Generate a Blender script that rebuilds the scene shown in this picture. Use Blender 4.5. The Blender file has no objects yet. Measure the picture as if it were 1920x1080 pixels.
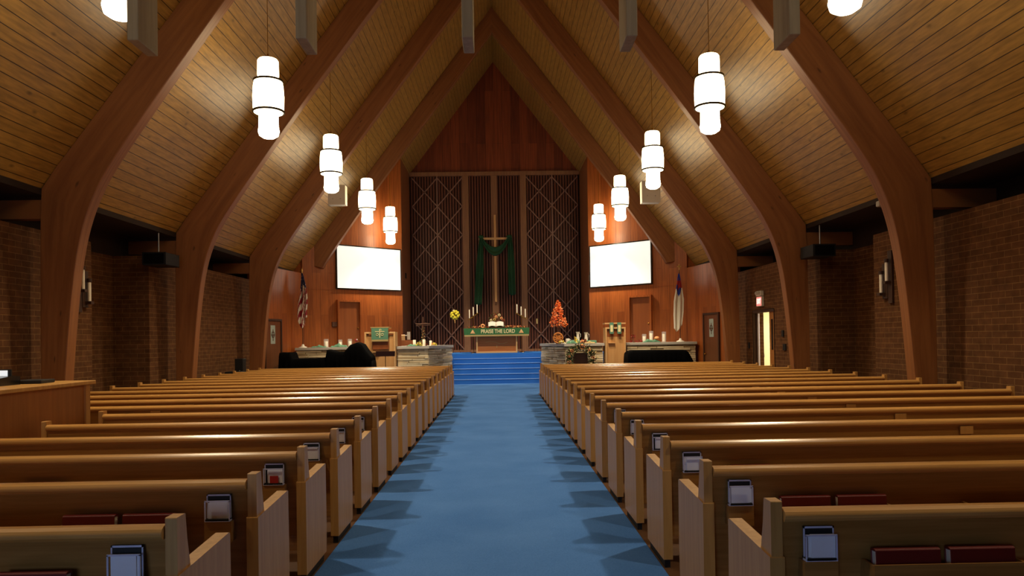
import bpy, math, random
from mathutils import Vector, Matrix
R = random.Random(7)
sc = bpy.context.scene
COL = sc.collection
PI = math.pi

# ---------------------------------------------------------------- camera
F = 1400.0
CAM = Vector((0.09, 0.0, 1.60))
YAW, PITCH, ROLL = math.radians(1.0), math.radians(0.6), math.radians(0.9)
PPX, PPY = 960.0, 620.0
MR = Matrix.Rotation(-YAW, 3, 'Z') @ Matrix.Rotation(PI/2 + PITCH, 3, 'X') @ Matrix.Rotation(-ROLL, 3, 'Z')
cd = bpy.data.cameras.new('camera'); cam = bpy.data.objects.new('camera', cd); COL.objects.link(cam)
cam.matrix_world = Matrix.Translation(CAM) @ MR.to_4x4()
cd.sensor_width = 36.0; cd.lens = F / 1920 * 36; cd.shift_y = (PPY - 540) / 1920; cd.clip_end = 200
sc.camera = cam

def P(px, py, Y):
    """a point of the photograph at distance Y down the nave -> metres"""
    d = MR @ Vector(((px - PPX) / F, -(py - PPY) / F, -1.0))
    return CAM + d * ((Y - CAM.y) / d.y)

# ---------------------------------------------------------------- helpers
def tag(o, label=None, cat=None, group=None, kind=None):
    if label: o['label'] = label
    if cat: o['category'] = cat
    if group: o['group'] = group
    if kind: o['kind'] = kind
    return o

def thing(name, label, cat, loc=(0, 0, 0), rz=0, group=None):
    o = bpy.data.objects.new(name, None); COL.objects.link(o)
    o.location = loc; o.rotation_euler = (0, 0, rz); o.empty_display_size = .1
    return tag(o, label, cat, group)

class MB:
    def __init__(s): s.v = []; s.f = []; s.m = []; s.sm = []; s.uv = None
    def add(s, vs, fs, mi=0, smooth=False):
        n = len(s.v); s.v += [tuple(v) for v in vs]
        for f in fs: s.f.append([n + i for i in f]); s.m.append(mi); s.sm.append(smooth)
        return s
    def box(s, x0, x1, y0, y1, z0, z1, mi=0):
        vs = [(x, y, z) for z in (z0, z1) for y in (y0, y1) for x in (x0, x1)]
        return s.add(vs, [(0, 2, 3, 1), (4, 5, 7, 6), (0, 1, 5, 4), (2, 6, 7, 3), (0, 4, 6, 2), (1, 3, 7, 5)], mi)
    def prism(s, pts, axis, a, b, mi=0, smooth=False):
        """pts = 2d loop in the other two axes (order x<y<z)"""
        def mk(p, t):
            if axis == 'x': return (t, p[0], p[1])
            if axis == 'y': return (p[0], t, p[1])
            return (p[0], p[1], t)
        n = len(pts)
        vs = [mk(p, a) for p in pts] + [mk(p, b) for p in pts]
        s.add(vs, [tuple(range(n)), tuple(range(2*n-1, n-1, -1))], mi)
        s.add(vs, [(i, (i+1) % n, n + (i+1) % n, n + i) for i in range(n)], mi, smooth)
        return s
    def lathe(s, prof, c=(0, 0, 0), seg=20, mi=0, smooth=True, caps=True):
        vs = []; fs = []
        for r, z in prof:
            for k in range(seg):
                a = 2*PI*k/seg; vs.append((c[0] + r*math.cos(a), c[1] + r*math.sin(a), c[2] + z))
        for i in range(len(prof)-1):
            for k in range(seg):
                k2 = (k+1) % seg; fs.append((i*seg+k, i*seg+k2, (i+1)*seg+k2, (i+1)*seg+k))
        s.add(vs, fs, mi, smooth)
        if caps:
            s.add(vs[:seg], [tuple(range(seg-1, -1, -1))], mi)
            s.add(vs[-seg:], [tuple(range(seg))], mi)
        return s
    def tube(s, path, r, seg=8, mi=0):
        path = [Vector(p) for p in path]; rr = r if isinstance(r, (list, tuple)) else [r]*len(path)
        vs = []; fs = []
        for i, p in enumerate(path):
            d = (path[min(i+1, len(path)-1)] - path[max(i-1, 0)]).normalized()
            up = Vector((0, 0, 1)) if abs(d.z) < .9 else Vector((1, 0, 0))
            a = d.cross(up).normalized(); b = d.cross(a)
            for k in range(seg):
                t = 2*PI*k/seg; vs.append(p + (a*math.cos(t) + b*math.sin(t)) * rr[i])
        for i in range(len(path)-1):
            for k in range(seg):
                k2 = (k+1) % seg; fs.append((i*seg+k, i*seg+k2, (i+1)*seg+k2, (i+1)*seg+k))
        s.add(vs, fs, mi, True)
        s.add(vs[:seg], [tuple(range(seg-1, -1, -1))], mi); s.add(vs[-seg:], [tuple(range(seg))], mi)
        return s
    def ball(s, c, r, seg=10, mi=0, sq=(1, 1, 1)):
        n = seg//2; vs = []; fs = []
        for i in range(n+1):
            t = PI*i/n
            for k in range(seg):
                a = 2*PI*k/seg
                vs.append((c[0]+r*sq[0]*math.sin(t)*math.cos(a), c[1]+r*sq[1]*math.sin(t)*math.sin(a), c[2]-r*sq[2]*math.cos(t)))
        for i in range(n):
            for k in range(seg):
                k2 = (k+1) % seg; fs.append((i*seg+k, i*seg+k2, (i+1)*seg+k2, (i+1)*seg+k))
        return s.add(vs, fs, mi, True)
    def leaf(s, c, size, mi=0, asp=.6, rnd=R):
        """a small folded leaf turned at random"""
        u = Vector((rnd.gauss(0, 1), rnd.gauss(0, 1), rnd.gauss(0, 1))).normalized()
        w = u.cross(Vector((rnd.gauss(0, 1), rnd.gauss(0, 1), rnd.gauss(0, 1)))).normalized(); n = u.cross(w)
        c = Vector(c); h = size/2
        vs = [c - u*h, c - w*h*asp + n*h*.25, c + u*h, c + w*h*asp + n*h*.25, c + u*h*.1]
        return s.add(vs, [(0, 1, 4), (1, 2, 4), (2, 3, 4), (3, 0, 4)], mi)
    def grid(s, fn, nu, nv, mi=0, smooth=True):
        vs = [fn(i/nu, j/nv) for j in range(nv+1) for i in range(nu+1)]
        fs = [(j*(nu+1)+i, j*(nu+1)+i+1, (j+1)*(nu+1)+i+1, (j+1)*(nu+1)+i) for j in range(nv) for i in range(nu)]
        return s.add(vs, fs, mi, smooth)
    def obj(s, name, mats, parent=None, loc=None, rot=None, bevel=0, solid=0):
        me = bpy.data.meshes.new(name); me.from_pydata(s.v, [], s.f); me.update()
        mats = mats if isinstance(mats, (list, tuple)) else [mats]
        for m in mats: me.materials.append(m)
        me.polygons.foreach_set('material_index', s.m); me.polygons.foreach_set('use_smooth', s.sm)
        if s.uv:
            l = me.uv_layers.new(name='UVMap')
            for lp in me.loops: l.data[lp.index].uv = s.uv[lp.vertex_index]
        o = bpy.data.objects.new(name, me); COL.objects.link(o); o.parent = parent
        if loc is not None: o.location = loc
        if rot is not None: o.rotation_euler = rot
        if bevel:
            b = o.modifiers.new('bevel', 'BEVEL'); b.width = bevel; b.segments = 2; b.limit_method = 'ANGLE'; b.angle_limit = .7
        if solid:
            b = o.modifiers.new('solid', 'SOLIDIFY'); b.thickness = solid; b.offset = 0
        return o

def copy_tree(o, parent=None):
    c = o.copy(); COL.objects.link(c)
    if parent: c.parent = parent
    for ch in o.children: copy_tree(ch, c)
    return c

# ---------------------------------------------------------------- materials
def srgb(h):
    h = h.lstrip('#'); c = [int(h[i:i+2], 16)/255 for i in (0, 2, 4)]
    return tuple((x/12.92 if x <= .04045 else ((x+.055)/1.055)**2.4) for x in c) + (1,)

def base_mat(name, col='#888888', rough=.6, metal=0, spec=.5, coat=0):
    m = bpy.data.materials.new(name); m.use_nodes = True
    b = m.node_tree.nodes['Principled BSDF']
    b.inputs['Base Color'].default_value = srgb(col); b.inputs['Roughness'].default_value = rough
    b.inputs['Metallic'].default_value = metal; b.inputs['Specular IOR Level'].default_value = spec
    b.inputs['Coat Weight'].default_value = coat; b.inputs['Coat Roughness'].default_value = .2
    return m, m.node_tree, b

def N(nt, t, **kw):
    n = nt.nodes.new(t)
    for k, v in kw.items(): setattr(n, k, v)
    return n

def plain(name, col, rough=.6, metal=0, var=.12, scale=12, bump=0, spec=.5, coat=0):
    m, nt, b = base_mat(name, col, rough, metal, spec, coat)
    tc = N(nt, 'ShaderNodeTexCoord'); no = N(nt, 'ShaderNodeTexNoise'); no.inputs['Scale'].default_value = scale
    no.inputs['Detail'].default_value = 4
    nt.links.new(tc.outputs['Object'], no.inputs['Vector'])
    mr = N(nt, 'ShaderNodeMapRange'); mr.inputs[3].default_value = 1-var; mr.inputs[4].default_value = 1+var
    nt.links.new(no.outputs['Fac'], mr.inputs[0])
    mx = N(nt, 'ShaderNodeVectorMath', operation='SCALE'); mx.inputs[0].default_value = srgb(col)[:3]
    nt.links.new(mr.outputs[0], mx.inputs['Scale']); nt.links.new(mx.outputs[0], b.inputs['Base Color'])
    if bump:
        bp = N(nt, 'ShaderNodeBump'); bp.inputs['Strength'].default_value = bump; bp.inputs['Distance'].default_value = .01
        nt.links.new(no.outputs['Fac'], bp.inputs['Height']); nt.links.new(bp.outputs[0], b.inputs['Normal'])
    return m

def wood(name, c1, c2, axis='x', rough=.4, grain=22, stretch=.06, coat=0, uv=False, spec=.5, knots=0):
    """grain runs along `axis`"""
    m, nt, b = base_mat(name, c1, rough, 0, spec, coat)
    tc = N(nt, 'ShaderNodeTexCoord'); mp = N(nt, 'ShaderNodeMapping')
    s = [1, 1, 1]; s['xyz'.index(axis)] = stretch
    mp.inputs['Scale'].default_value = s
    nt.links.new(tc.outputs['UV' if uv else 'Object'], mp.inputs['Vector'])
    no = N(nt, 'ShaderNodeTexNoise'); no.inputs['Scale'].default_value = grain; no.inputs['Detail'].default_value = 6
    no.inputs['Roughness'].default_value = .62; no.inputs['Distortion'].default_value = .4
    nt.links.new(mp.outputs[0], no.inputs['Vector'])
    cr = N(nt, 'ShaderNodeValToRGB'); cr.color_ramp.elements[0].position = .34; cr.color_ramp.elements[1].position = .66
    cr.color_ramp.elements[0].color = srgb(c2); cr.color_ramp.elements[1].color = srgb(c1)
    nt.links.new(no.outputs['Fac'], cr.inputs[0])
    out = cr.outputs[0]
    if knots:
        m2 = N(nt, 'ShaderNodeMapping'); s2 = [1, 1, 1]; s2['xyz'.index(axis)] = .3; m2.inputs['Scale'].default_value = s2
        nt.links.new(tc.outputs['UV' if uv else 'Object'], m2.inputs['Vector'])
        vo = N(nt, 'ShaderNodeTexVoronoi'); vo.inputs['Scale'].default_value = knots
        nt.links.new(m2.outputs[0], vo.inputs['Vector'])
        r2 = N(nt, 'ShaderNodeMapRange'); r2.inputs[1].default_value = .03; r2.inputs[2].default_value = .10
        r2.inputs[3].default_value = .4; r2.inputs[4].default_value = 1
        nt.links.new(vo.outputs['Distance'], r2.inputs[0])
        sc_ = N(nt, 'ShaderNodeVectorMath', operation='SCALE'); nt.links.new(out, sc_.inputs[0]); nt.links.new(r2.outputs[0], sc_.inputs['Scale'])
        out = sc_.outputs[0]
    nt.links.new(out, b.inputs['Base Color'])
    bp = N(nt, 'ShaderNodeBump'); bp.inputs['Strength'].default_value = .12; bp.inputs['Distance'].default_value = .004
    nt.links.new(no.outputs['Fac'], bp.inputs['Height']); nt.links.new(bp.outputs[0], b.inputs['Normal'])
    return m

def boards(name, c1, c2, groove, u, v, w, h, gap, rough=.5, coat=0, knots=0, bumpd=.01, spec=.4, squash_noise=(.4, 14), off=.37):
    """planks / bricks: u = axis along the board, v = axis across it (object coordinates)"""
    m, nt, b = base_mat(name, c1, rough, 0, spec, coat)
    tc = N(nt, 'ShaderNodeTexCoord'); sp = N(nt, 'ShaderNodeSeparateXYZ'); cb = N(nt, 'ShaderNodeCombineXYZ')
    nt.links.new(tc.outputs['Object'], sp.inputs[0])
    if u == 'sum':
        su = N(nt, 'ShaderNodeMath', operation='ADD'); nt.links.new(sp.outputs[0], su.inputs[0]); nt.links.new(sp.outputs[1], su.inputs[1])
        nt.links.new(su.outputs[0], cb.inputs[0])
    else: nt.links.new(sp.outputs['xyz'.index(u)], cb.inputs[0])
    nt.links.new(sp.outputs['xyz'.index(v)], cb.inputs[1])
    br = N(nt, 'ShaderNodeTexBrick'); br.offset = off
    br.inputs['Scale'].default_value = 1; br.inputs['Mortar Size'].default_value = gap; br.inputs['Mortar Smooth'].default_value = .15
    br.inputs['Brick Width'].default_value = w; br.inputs['Row Height'].default_value = h; br.inputs['Bias'].default_value = 0
    br.inputs['Color1'].default_value = srgb(c1); br.inputs['Color2'].default_value = srgb(c2); br.inputs['Mortar'].default_value = srgb(groove)
    nt.links.new(cb.outputs[0], br.inputs['Vector'])
    mp = N(nt, 'ShaderNodeMapping'); mp.inputs['Scale'].default_value = (squash_noise[0], 1, 1)
    nt.links.new(cb.outputs[0], mp.inputs['Vector'])
    no = N(nt, 'ShaderNodeTexNoise'); no.inputs['Scale'].default_value = squash_noise[1]; no.inputs['Detail'].default_value = 5
    nt.links.new(mp.outputs[0], no.inputs['Vector'])
    mr = N(nt, 'ShaderNodeMapRange'); mr.inputs[1].default_value = .3; mr.inputs[2].default_value = .7
    mr.inputs[3].default_value = .72; mr.inputs[4].default_value = 1.22
    nt.links.new(no.outputs['Fac'], mr.inputs[0])
    fac = mr.outputs[0]
    if knots:
        m2 = N(nt, 'ShaderNodeMapping'); m2.inputs['Scale'].default_value = (.5, 1, 1); nt.links.new(cb.outputs[0], m2.inputs['Vector'])
        vo = N(nt, 'ShaderNodeTexVoronoi'); vo.inputs['Scale'].default_value = knots
        nt.links.new(m2.outputs[0], vo.inputs['Vector'])
        r2 = N(nt, 'ShaderNodeMapRange'); r2.inputs[1].default_value = .03; r2.inputs[2].default_value = .12
        r2.inputs[3].default_value = .5; r2.inputs[4].default_value = 1
        nt.links.new(vo.outputs['Distance'], r2.inputs[0])
        mm = N(nt, 'ShaderNodeMath', operation='MULTIPLY'); nt.links.new(fac, mm.inputs[0]); nt.links.new(r2.outputs[0], mm.inputs[1]); fac = mm.outputs[0]
    sc_ = N(nt, 'ShaderNodeVectorMath', operation='SCALE'); nt.links.new(br.outputs['Color'], sc_.inputs[0]); nt.links.new(fac, sc_.inputs['Scale'])
    nt.links.new(sc_.outputs[0], b.inputs['Base Color'])
    bp = N(nt, 'ShaderNodeBump', invert=True); bp.inputs['Strength'].default_value = .7; bp.inputs['Distance'].default_value = bumpd
    nt.links.new(br.outputs['Fac'], bp.inputs['Height']); nt.links.new(bp.outputs[0], b.inputs['Normal'])
    return m

def glow(name, col, strength):
    m = bpy.data.materials.new(name); m.use_nodes = True; nt = m.node_tree
    b = nt.nodes['Principled BSDF']; b.inputs['Base Color'].default_value = srgb('#f4ead2'); b.inputs['Roughness'].default_value = .5
    b.inputs['Emission Color'].default_value = col + (1,); b.inputs['Emission Strength'].default_value = strength
    return m

def carpet(name, c, c2):
    m, nt, b = base_mat(name, c, .95, 0, .1)
    tc = N(nt, 'ShaderNodeTexCoord')
    no = N(nt, 'ShaderNodeTexNoise'); no.inputs['Scale'].default_value = 90; no.inputs['Detail'].default_value = 3
    n2 = N(nt, 'ShaderNodeTexNoise'); n2.inputs['Scale'].default_value = 1.3; n2.inputs['Detail'].default_value = 3
    for n in (no, n2): nt.links.new(tc.outputs['Object'], n.inputs['Vector'])
    ad = N(nt, 'ShaderNodeMath', operation='MULTIPLY_ADD'); ad.inputs[1].default_value = .5
    h = N(nt, 'ShaderNodeMath', operation='MULTIPLY'); h.inputs[1].default_value = .5
    nt.links.new(n2.outputs['Fac'], h.inputs[0]); nt.links.new(no.outputs['Fac'], ad.inputs[0]); nt.links.new(h.outputs[0], ad.inputs[2])
    cr = N(nt, 'ShaderNodeValToRGB'); cr.color_ramp.elements[0].position = .35; cr.color_ramp.elements[1].position = .65
    cr.color_ramp.elements[0].color = srgb(c2); cr.color_ramp.elements[1].color = srgb(c)
    nt.links.new(ad.outputs[0], cr.inputs[0]); nt.links.new(cr.outputs[0], b.inputs['Base Color'])
    bp = N(nt, 'ShaderNodeBump'); bp.inputs['Strength'].default_value = .4; bp.inputs['Distance'].default_value = .006
    nt.links.new(no.outputs['Fac'], bp.inputs['Height']); nt.links.new(bp.outputs[0], b.inputs['Normal'])
    return m

M = {}
M['deck'] = boards('deck planks', '#b38a42', '#a87f3a', '#33200c', 'x', 'y', 47.0, .175, .006, rough=.34, knots=3.2, bumpd=.008, squash_noise=(.12, 22), spec=.5)
M['brick'] = boards('brick', '#694428', '#5e3b20', '#85623a', 'sum', 'z', .30, .094, .0055, rough=.85, bumpd=.008, squash_noise=(1, 6), off=.5, spec=.2)
M['brick_x'] = boards('brick across', '#76512f', '#684526', '#9c7648', 'x', 'z', .30, .094, .008, rough=.85, bumpd=.008, squash_noise=(1, 6), off=.5, spec=.2)
M['red_panel'] = boards('red wood panelling', '#b0602a', '#9a4f20', '#6a3212', 'z', 'x', 4.0, .31, .003, rough=.38, bumpd=.003, squash_noise=(.06, 20), coat=.15)
M['red_gable'] = boards('gable panelling', '#8f4420', '#6d2f14', '#3f1a0a', 'z', 'x', 6.0, .36, .004, rough=.5, bumpd=.004, squash_noise=(.06, 16))
M['glulam'] = wood('laminated arch wood', '#9c6436', '#824f28', 'x', rough=.5, grain=9, stretch=.07, uv=True, knots=4.6)
M['dark_wood'] = wood('dark wood', '#4a2c1c', '#38200f', 'z', rough=.6)
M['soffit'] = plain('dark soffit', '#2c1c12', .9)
M['slat'] = wood('chancel slats', '#70381d', '#5c2c16', 'z', rough=.5, grain=16)
M['slat_back'] = plain('dark backing board', '#2a150c', .9)
M['mullion'] = wood('screen mullion', '#9a6a44', '#84583a', 'z', rough=.5)
M['return'] = wood('recess side boards', '#a5683c', '#8c5630', 'z', rough=.45, grain=12)
M['lattice'] = wood('lattice bars', '#9a6f5c', '#856050', 'z', rough=.5)
M['oak'] = wood('shaded golden oak along', '#ac7c40', '#93662f', 'x', rough=.33, grain=30, stretch=.05, coat=.25)  # darkened: shade of the rear-facing pew backs put into the colour
M['oak_z'] = wood('golden oak upright', '#cc9a56', '#ba8744', 'z', rough=.4, grain=26, stretch=.07, coat=.1)
M['oak_cap'] = wood('oak cap rail', '#d6a05a', '#c08a44', 'x', rough=.3, grain=28, stretch=.05, coat=.5)
M['oak_seat'] = wood('oak seat', '#c08440', '#a46c30', 'x', rough=.3, grain=24, stretch=.05, coat=.2)
M['light_oak'] = wood('pale lectern oak', '#d7a468', '#cb955a', 'z', rough=.45, grain=14)
M['light_oak_x'] = wood('pale oak rails', '#e0b27a', '#d3a266', 'x', rough=.45, grain=14)
M['table_wood'] = wood('altar wood', '#b5713a', '#a2612e', 'x', rough=.4, grain=10, stretch=.1)
M['door'] = wood('door veneer', '#9c5628', '#8d4b22', 'z', rough=.4, grain=10)
M['dark_door'] = wood('dark door veneer', '#7a4424', '#693a1e', 'z', rough=.4, grain=10)
M['desk'] = wood('desk veneer', '#b97c40', '#a66c34', 'z', rough=.42, grain=14)
M['kick'] = plain('dark kick plate', '#15110f', .7)
M['floor'] = plain('brown vinyl floor', '#6b4a30', .5, var=.2, scale=5)
M['carpet'] = carpet('blue carpet', '#5c90dc', '#4b7fcc')
M['carpet_step'] = carpet('blue step carpet', '#3c7bd0', '#3070c2')
M['nosing'] = plain('step nosing', '#a5c8f4', .7)
M['grey_wood'] = wood('grey weathered timber', '#b3a68b', '#9d9177', 'z', rough=.6, grain=12)
M['white_box'] = plain('off white enclosure', '#d9d3c4', .5, var=.04)
M['black'] = plain('black', '#0b0a0a', .6)
M['black_cloth'] = plain('black cloth', '#060607', .95, spec=.05, scale=3)
M['black_gloss'] = plain('black gloss', '#0c0c0d', .25)
M['brass'] = plain('brass', '#b58a3c', .3, 1)
M['bronze'] = plain('dark bronze ring', '#2e2208', .5)
M['gold'] = plain('gold', '#e2bf6a', .4, .6)
M['steel'] = plain('steel', '#a9a9a9', .35, 1)
M['screen'] = glow('lit projection screen', (1.0, .95, .86), 1.0)
M['screen'].node_tree.nodes['Principled BSDF'].inputs['Base Color'].default_value = (.85, .85, .85, 1)
M['lamp'] = glow('lamp glass', (1.0, .80, .48), 10)
M['lamp_low'] = glow('lamp lower glass', (1.0, .84, .56), 17)
M['stone'] = plain('ledge stone', '#cdb891', .85, var=.3, scale=4, bump=.5)
M['stone2'] = plain('pale ledge stone', '#e0cda6', .85, var=.25, scale=4, bump=.5)
M['stone3'] = plain('brown ledge stone', '#b59c74', .85, var=.3, scale=4, bump=.5)
M['slab'] = plain('grey cap slab', '#bab4a8', .7, var=.12, scale=3)
M['mortar'] = plain('mortar gap', '#3a2d1d', .95)
M['white'] = plain('white', '#efe9dc', .6, var=.03)
M['candle'] = plain('candle wax', '#fff3dc', .5, var=.03)
M['paper'] = plain('white card', '#f0f2fb', .8, var=.04)
M['holder'] = plain('pale metal holder', '#d4d6ee', .4, .1)
M['hymn'] = plain('dark red book cover', '#6a1512', .45, var=.1)
M['red'] = plain('red', '#b3231f', .6)
M['green'] = plain('green brocade', '#2f6b3c', .8, var=.2, scale=30)
M['green_pale'] = plain('sage green cloth', '#5b8a6e', .85, var=.15)
M['drape'] = plain('dark green drape', '#1f4a2a', .85, var=.15, scale=8)
M['gold_trim'] = plain('gold fringe', '#b39a63', .8)
M['cream'] = plain('cream lettering', '#efe0a8', .7)
M['orange'] = plain('orange leaf', '#f87a2c', .6, var=.35, scale=20)
M['orange2'] = plain('pale orange leaf', '#ffb070', .6, var=.2, scale=20)
M['rust'] = plain('rust leaf', '#8e3a18', .7, var=.3)
M['yellow'] = plain('yellow petal', '#fff04a', .6, var=.15)
M['leafgreen'] = plain('dark leaf', '#4d5c2c', .7, var=.3)
M['brown'] = plain('brown', '#5a3620', .7)
M['dark_red'] = plain('very dark red', '#1c0808', .85, spec=.1)
M['wicker'] = plain('amber wicker', '#c4772c', .6, var=.4, scale=30)
M['navy'] = plain('navy flag cloth', '#1b2250', .8)
M['blue'] = plain('blue flag cloth', '#27399c', .8)
M['flagred'] = plain('red flag cloth', '#9e1f2c', .8)
M['flagwhite'] = plain('white flag cloth', '#f0ead8', .8, var=.03)
M['exit'] = glow('exit sign face', (1.0, .12, .16), 1.2)
M['exit_letter'] = glow('exit letters', (1.0, .75, .7), 1.6)
M['cream_wall'] = plain('cream wall', '#e9dfae', .8, var=.03)
M['lilac'] = plain('white door paint', '#d9d3dd', .5, var=.03)
M['pane'] = plain('frosted pane', '#aebdb8', .3, var=.15, scale=18)
M['marble'] = plain('white base', '#efe8d8', .4, var=.05)
M['display'] = glow('lit display', (.9, .95, 1), 1.0)
mg = bpy.data.materials.new('clear glass'); mg.use_nodes = True; b = mg.node_tree.nodes['Principled BSDF']
b.inputs['Base Color'].default_value = (.95, .97, .97, 1); b.inputs['Roughness'].default_value = .05
b.inputs['Alpha'].default_value = .22; b.inputs['Specular IOR Level'].default_value = .6
M['glass'] = mg

# ---------------------------------------------------------------- room numbers
APEX, SL = 13.2, 1.32
def roof(x): return APEX - SL*abs(x)
ARCH_Y = [11.6 + 4.8*k for k in range(4)]
WX, WD, EAVE = 7.2, 7.95, 3.93
Y0, YC, YB = -4.0, 28.4, 31.2
PX = 3.55
LEVEL = 1.06
CO = (6.62, 25.7)

def struct(o): return tag(o, kind='structure')

# floor + aisle carpet
struct(MB().box(-9.8, 9.8, Y0, 31.5, -.2, 0).obj('floor', M['floor']))
tag(MB().box(-1.19, 1.19, Y0+.05, 24.4, .001, .014).box(-3.3, 3.3, 21.5, 24.4, .001, .0135).box(-1.68, 1.68, 24.4, 26.4, .001, .0137).obj('aisle_carpet', M['carpet']),
    'plain blue carpet running down the middle aisle to the chancel steps', 'carpet')

# roof decks: local x along nave, y up the slope
L = math.hypot(7.0, SL*7.0); ang = math.atan(SL)
for side in (1, -1):
    nm = 'ceiling'
    mb = MB().box(0, YB - Y0, 0, L + .02, 0, .12)
    o = mb.obj(nm, M['deck']); struct(o)
    ex = Vector((0, 1, 0)); ey = Vector((-side*math.cos(ang), 0, math.sin(ang))); ez = ex.cross(ey)
    if ez.z < 0: ez = -ez; ex = -ex
    org = Vector((side*7.0, Y0 if ex.y > 0 else YB, roof(7.0)))
    mat = Matrix((ex, ey, ez)).transposed().to_4x4(); mat.translation = org
    o.matrix_world = mat
# flat dark ceiling of the side bays, with a fascia under the deck's lower edge
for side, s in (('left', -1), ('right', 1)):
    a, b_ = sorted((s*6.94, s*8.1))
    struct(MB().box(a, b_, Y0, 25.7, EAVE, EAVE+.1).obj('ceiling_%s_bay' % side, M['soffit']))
# walls with brick piers and recesses
def side_wall(side, s):
    def bx(mb, xa, xb, ya, yb, za, zb): a, c = sorted((s*xa, s*xb)); mb.box(a, c, ya, yb, za, zb)
    mb = MB(); top = 3.45
    if s > 0:
        bx(mb, WX, 8.1, Y0, 14.0, 0, top)
        bx(mb, WD, 8.1, 14.0, 16.35, 0, top)
        bx(mb, WX, 8.1, 16.35, 19.18, 0, top)
        bx(mb, WX, 7.5, 20.78, 22.3, 0, top); bx(mb, 7.5, 8.1, 22.7, 25.7, 0, top)
        bx(mb, WX, 7.5, 19.18, 20.78, 2.27, top)
    else:
        bx(mb, WX, 8.1, Y0, 13.5, 0, top)
        bx(mb, WD, 8.1, 13.5, 15.7, 0, top)
        bx(mb, WX, 8.1, 15.7, 22.3, 0, top)
    struct(mb.obj('wall_%s' % side, M['brick']))
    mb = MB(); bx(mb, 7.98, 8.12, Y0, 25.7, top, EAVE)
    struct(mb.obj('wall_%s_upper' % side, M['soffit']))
side_wall('left', -1); side_wall('right', 1)
# rear wall with the entrance glazing (daylight)
struct(MB().prism([(-8.1, 0), (8.1, 0), (8.1, 4), (7.0, 4), (0, 13.3), (-7.0, 4), (-8.1, 4)], 'y', Y0-.2, Y0).obj('wall_rear', M['brick_x']))
wn = MB().box(-3.0, -1.2, Y0+.02, Y0+.04, .9, 2.3).obj('window_1', glow('daylight pane', (.42, .62, 1.0), 12)); struct(wn)
fr = MB()
for x in (-3.05, -2.13, -1.21): fr.box(x, x+.06, Y0, Y0+.07, .84, 2.36)
fr.box(-3.05, -1.15, Y0, Y0+.07, .84, .9).box(-3.05, -1.15, Y0, Y0+.07, 2.3, 2.36)
fr.obj('window_frame', M['dark_wood'], wn)
# chancel: recess sides, gable wall
for side, s in (('left', -1), ('right', 1)):
    a, c = sorted((s*PX, s*(PX+.12)))
    o = MB().box(-.0, YB-YC+.1, -.12, 0, 0, roof(PX)+.1).obj('wall_chancel_%s' % side, M['return'], loc=(s*PX, YC, 0), rot=(0, 0, PI/2))
    if s > 0: o.location.x = PX + 0.0; o.scale.y = 1
    else: o.location.x = -PX - .12 + .0
    struct(o)
struct(MB().prism([(-PX, 0), (PX, 0), (PX, roof(PX)+.05), (0, APEX+.05), (-PX, roof(PX)+.05)], 'y', YB, YB+.15).obj('wall_front', M['red_gable']))
# splayed panelled walls carrying the screens
def splay(side, s):
    A = Vector((s*PX, YC, 0)); B = Vector((s*CO[0], CO[1], 0)); ln = (B-A).length
    th = math.atan2(B.y-A.y, B.x-A.x)
    n = 1 if s < 0 else -1
    mb = MB()
    back = .12 if s > 0 else -.12
    mb.prism([(0, 0), (ln, 0), (ln, roof(CO[0])+.04), (0, roof(PX)+.04)], 'y', min(0, back), max(0, back))
    # local +y points away from the nave for the right wall, toward it for the left
    o = mb.obj('wall_screen_%s' % side, M['red_panel'], loc=A, rot=(0, 0, th)); struct(o)
    return A, th, ln
SP = {s: splay(n, s) for n, s in (('left', -1), ('right', 1))}
def on_splay(s, px, py, off=0.0):
    """where the ray through a photo pixel meets the splayed wall; returns (distance along wall, height)"""
    A, th, ln = SP[s]; d = MR @ Vector(((px-PPX)/F, -(py-PPY)/F, -1)); u = Vector((math.cos(th), math.sin(th), 0)); nrm = Vector((-u.y, u.x, 0))
    t = (A - CAM).dot(nrm) / d.dot(nrm); p = CAM + d*t
    return (p-A).dot(u), p.z
# panelled walls with the dark side doors, running back toward the nave
CE = (7.22, 22.2)
SQ = {}
for side, s in (('left', -1), ('right', 1)):
    A = Vector((s*CO[0], CO[1], 0)); B = Vector((s*CE[0], CE[1], 0)); ln = (B-A).length; th = math.atan2(B.y-A.y, B.x-A.x)
    y0, y1 = sorted((0, .12*s)); SQ[s] = (A, th, ln)
    struct(MB().box(-.02, ln, y0, y1, 0, EAVE+.02).obj('wall_front_%s' % side, M['red_panel'], loc=A, rot=(0, 0, th)))
    a, c = sorted((s*6.6, s*8.1)); struct(MB().box(a, c, CO[1]+.1, CO[1]+.2, 0, EAVE+.6).obj('wall_behind_%s' % side, M['red_panel']))
# horizontal joint of the panelling (a thin moulding)
for side, s, pts in (('left', -1, ((700, 545.5),)), ('right', 1, ((1160, 541),))):
    A, th, ln = SP[s]; u, z = on_splay(s, *pts[0]); sg = -1 if s > 0 else 1
    y0, y1 = sorted((0, sg*.012))
    struct(MB().box(0.02, ln, y0, y1, z-.015, z+.0).obj('trim_%d' % (1 if s < 0 else 2), M['red_panel'], loc=A, rot=(0, 0, th)))

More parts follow.
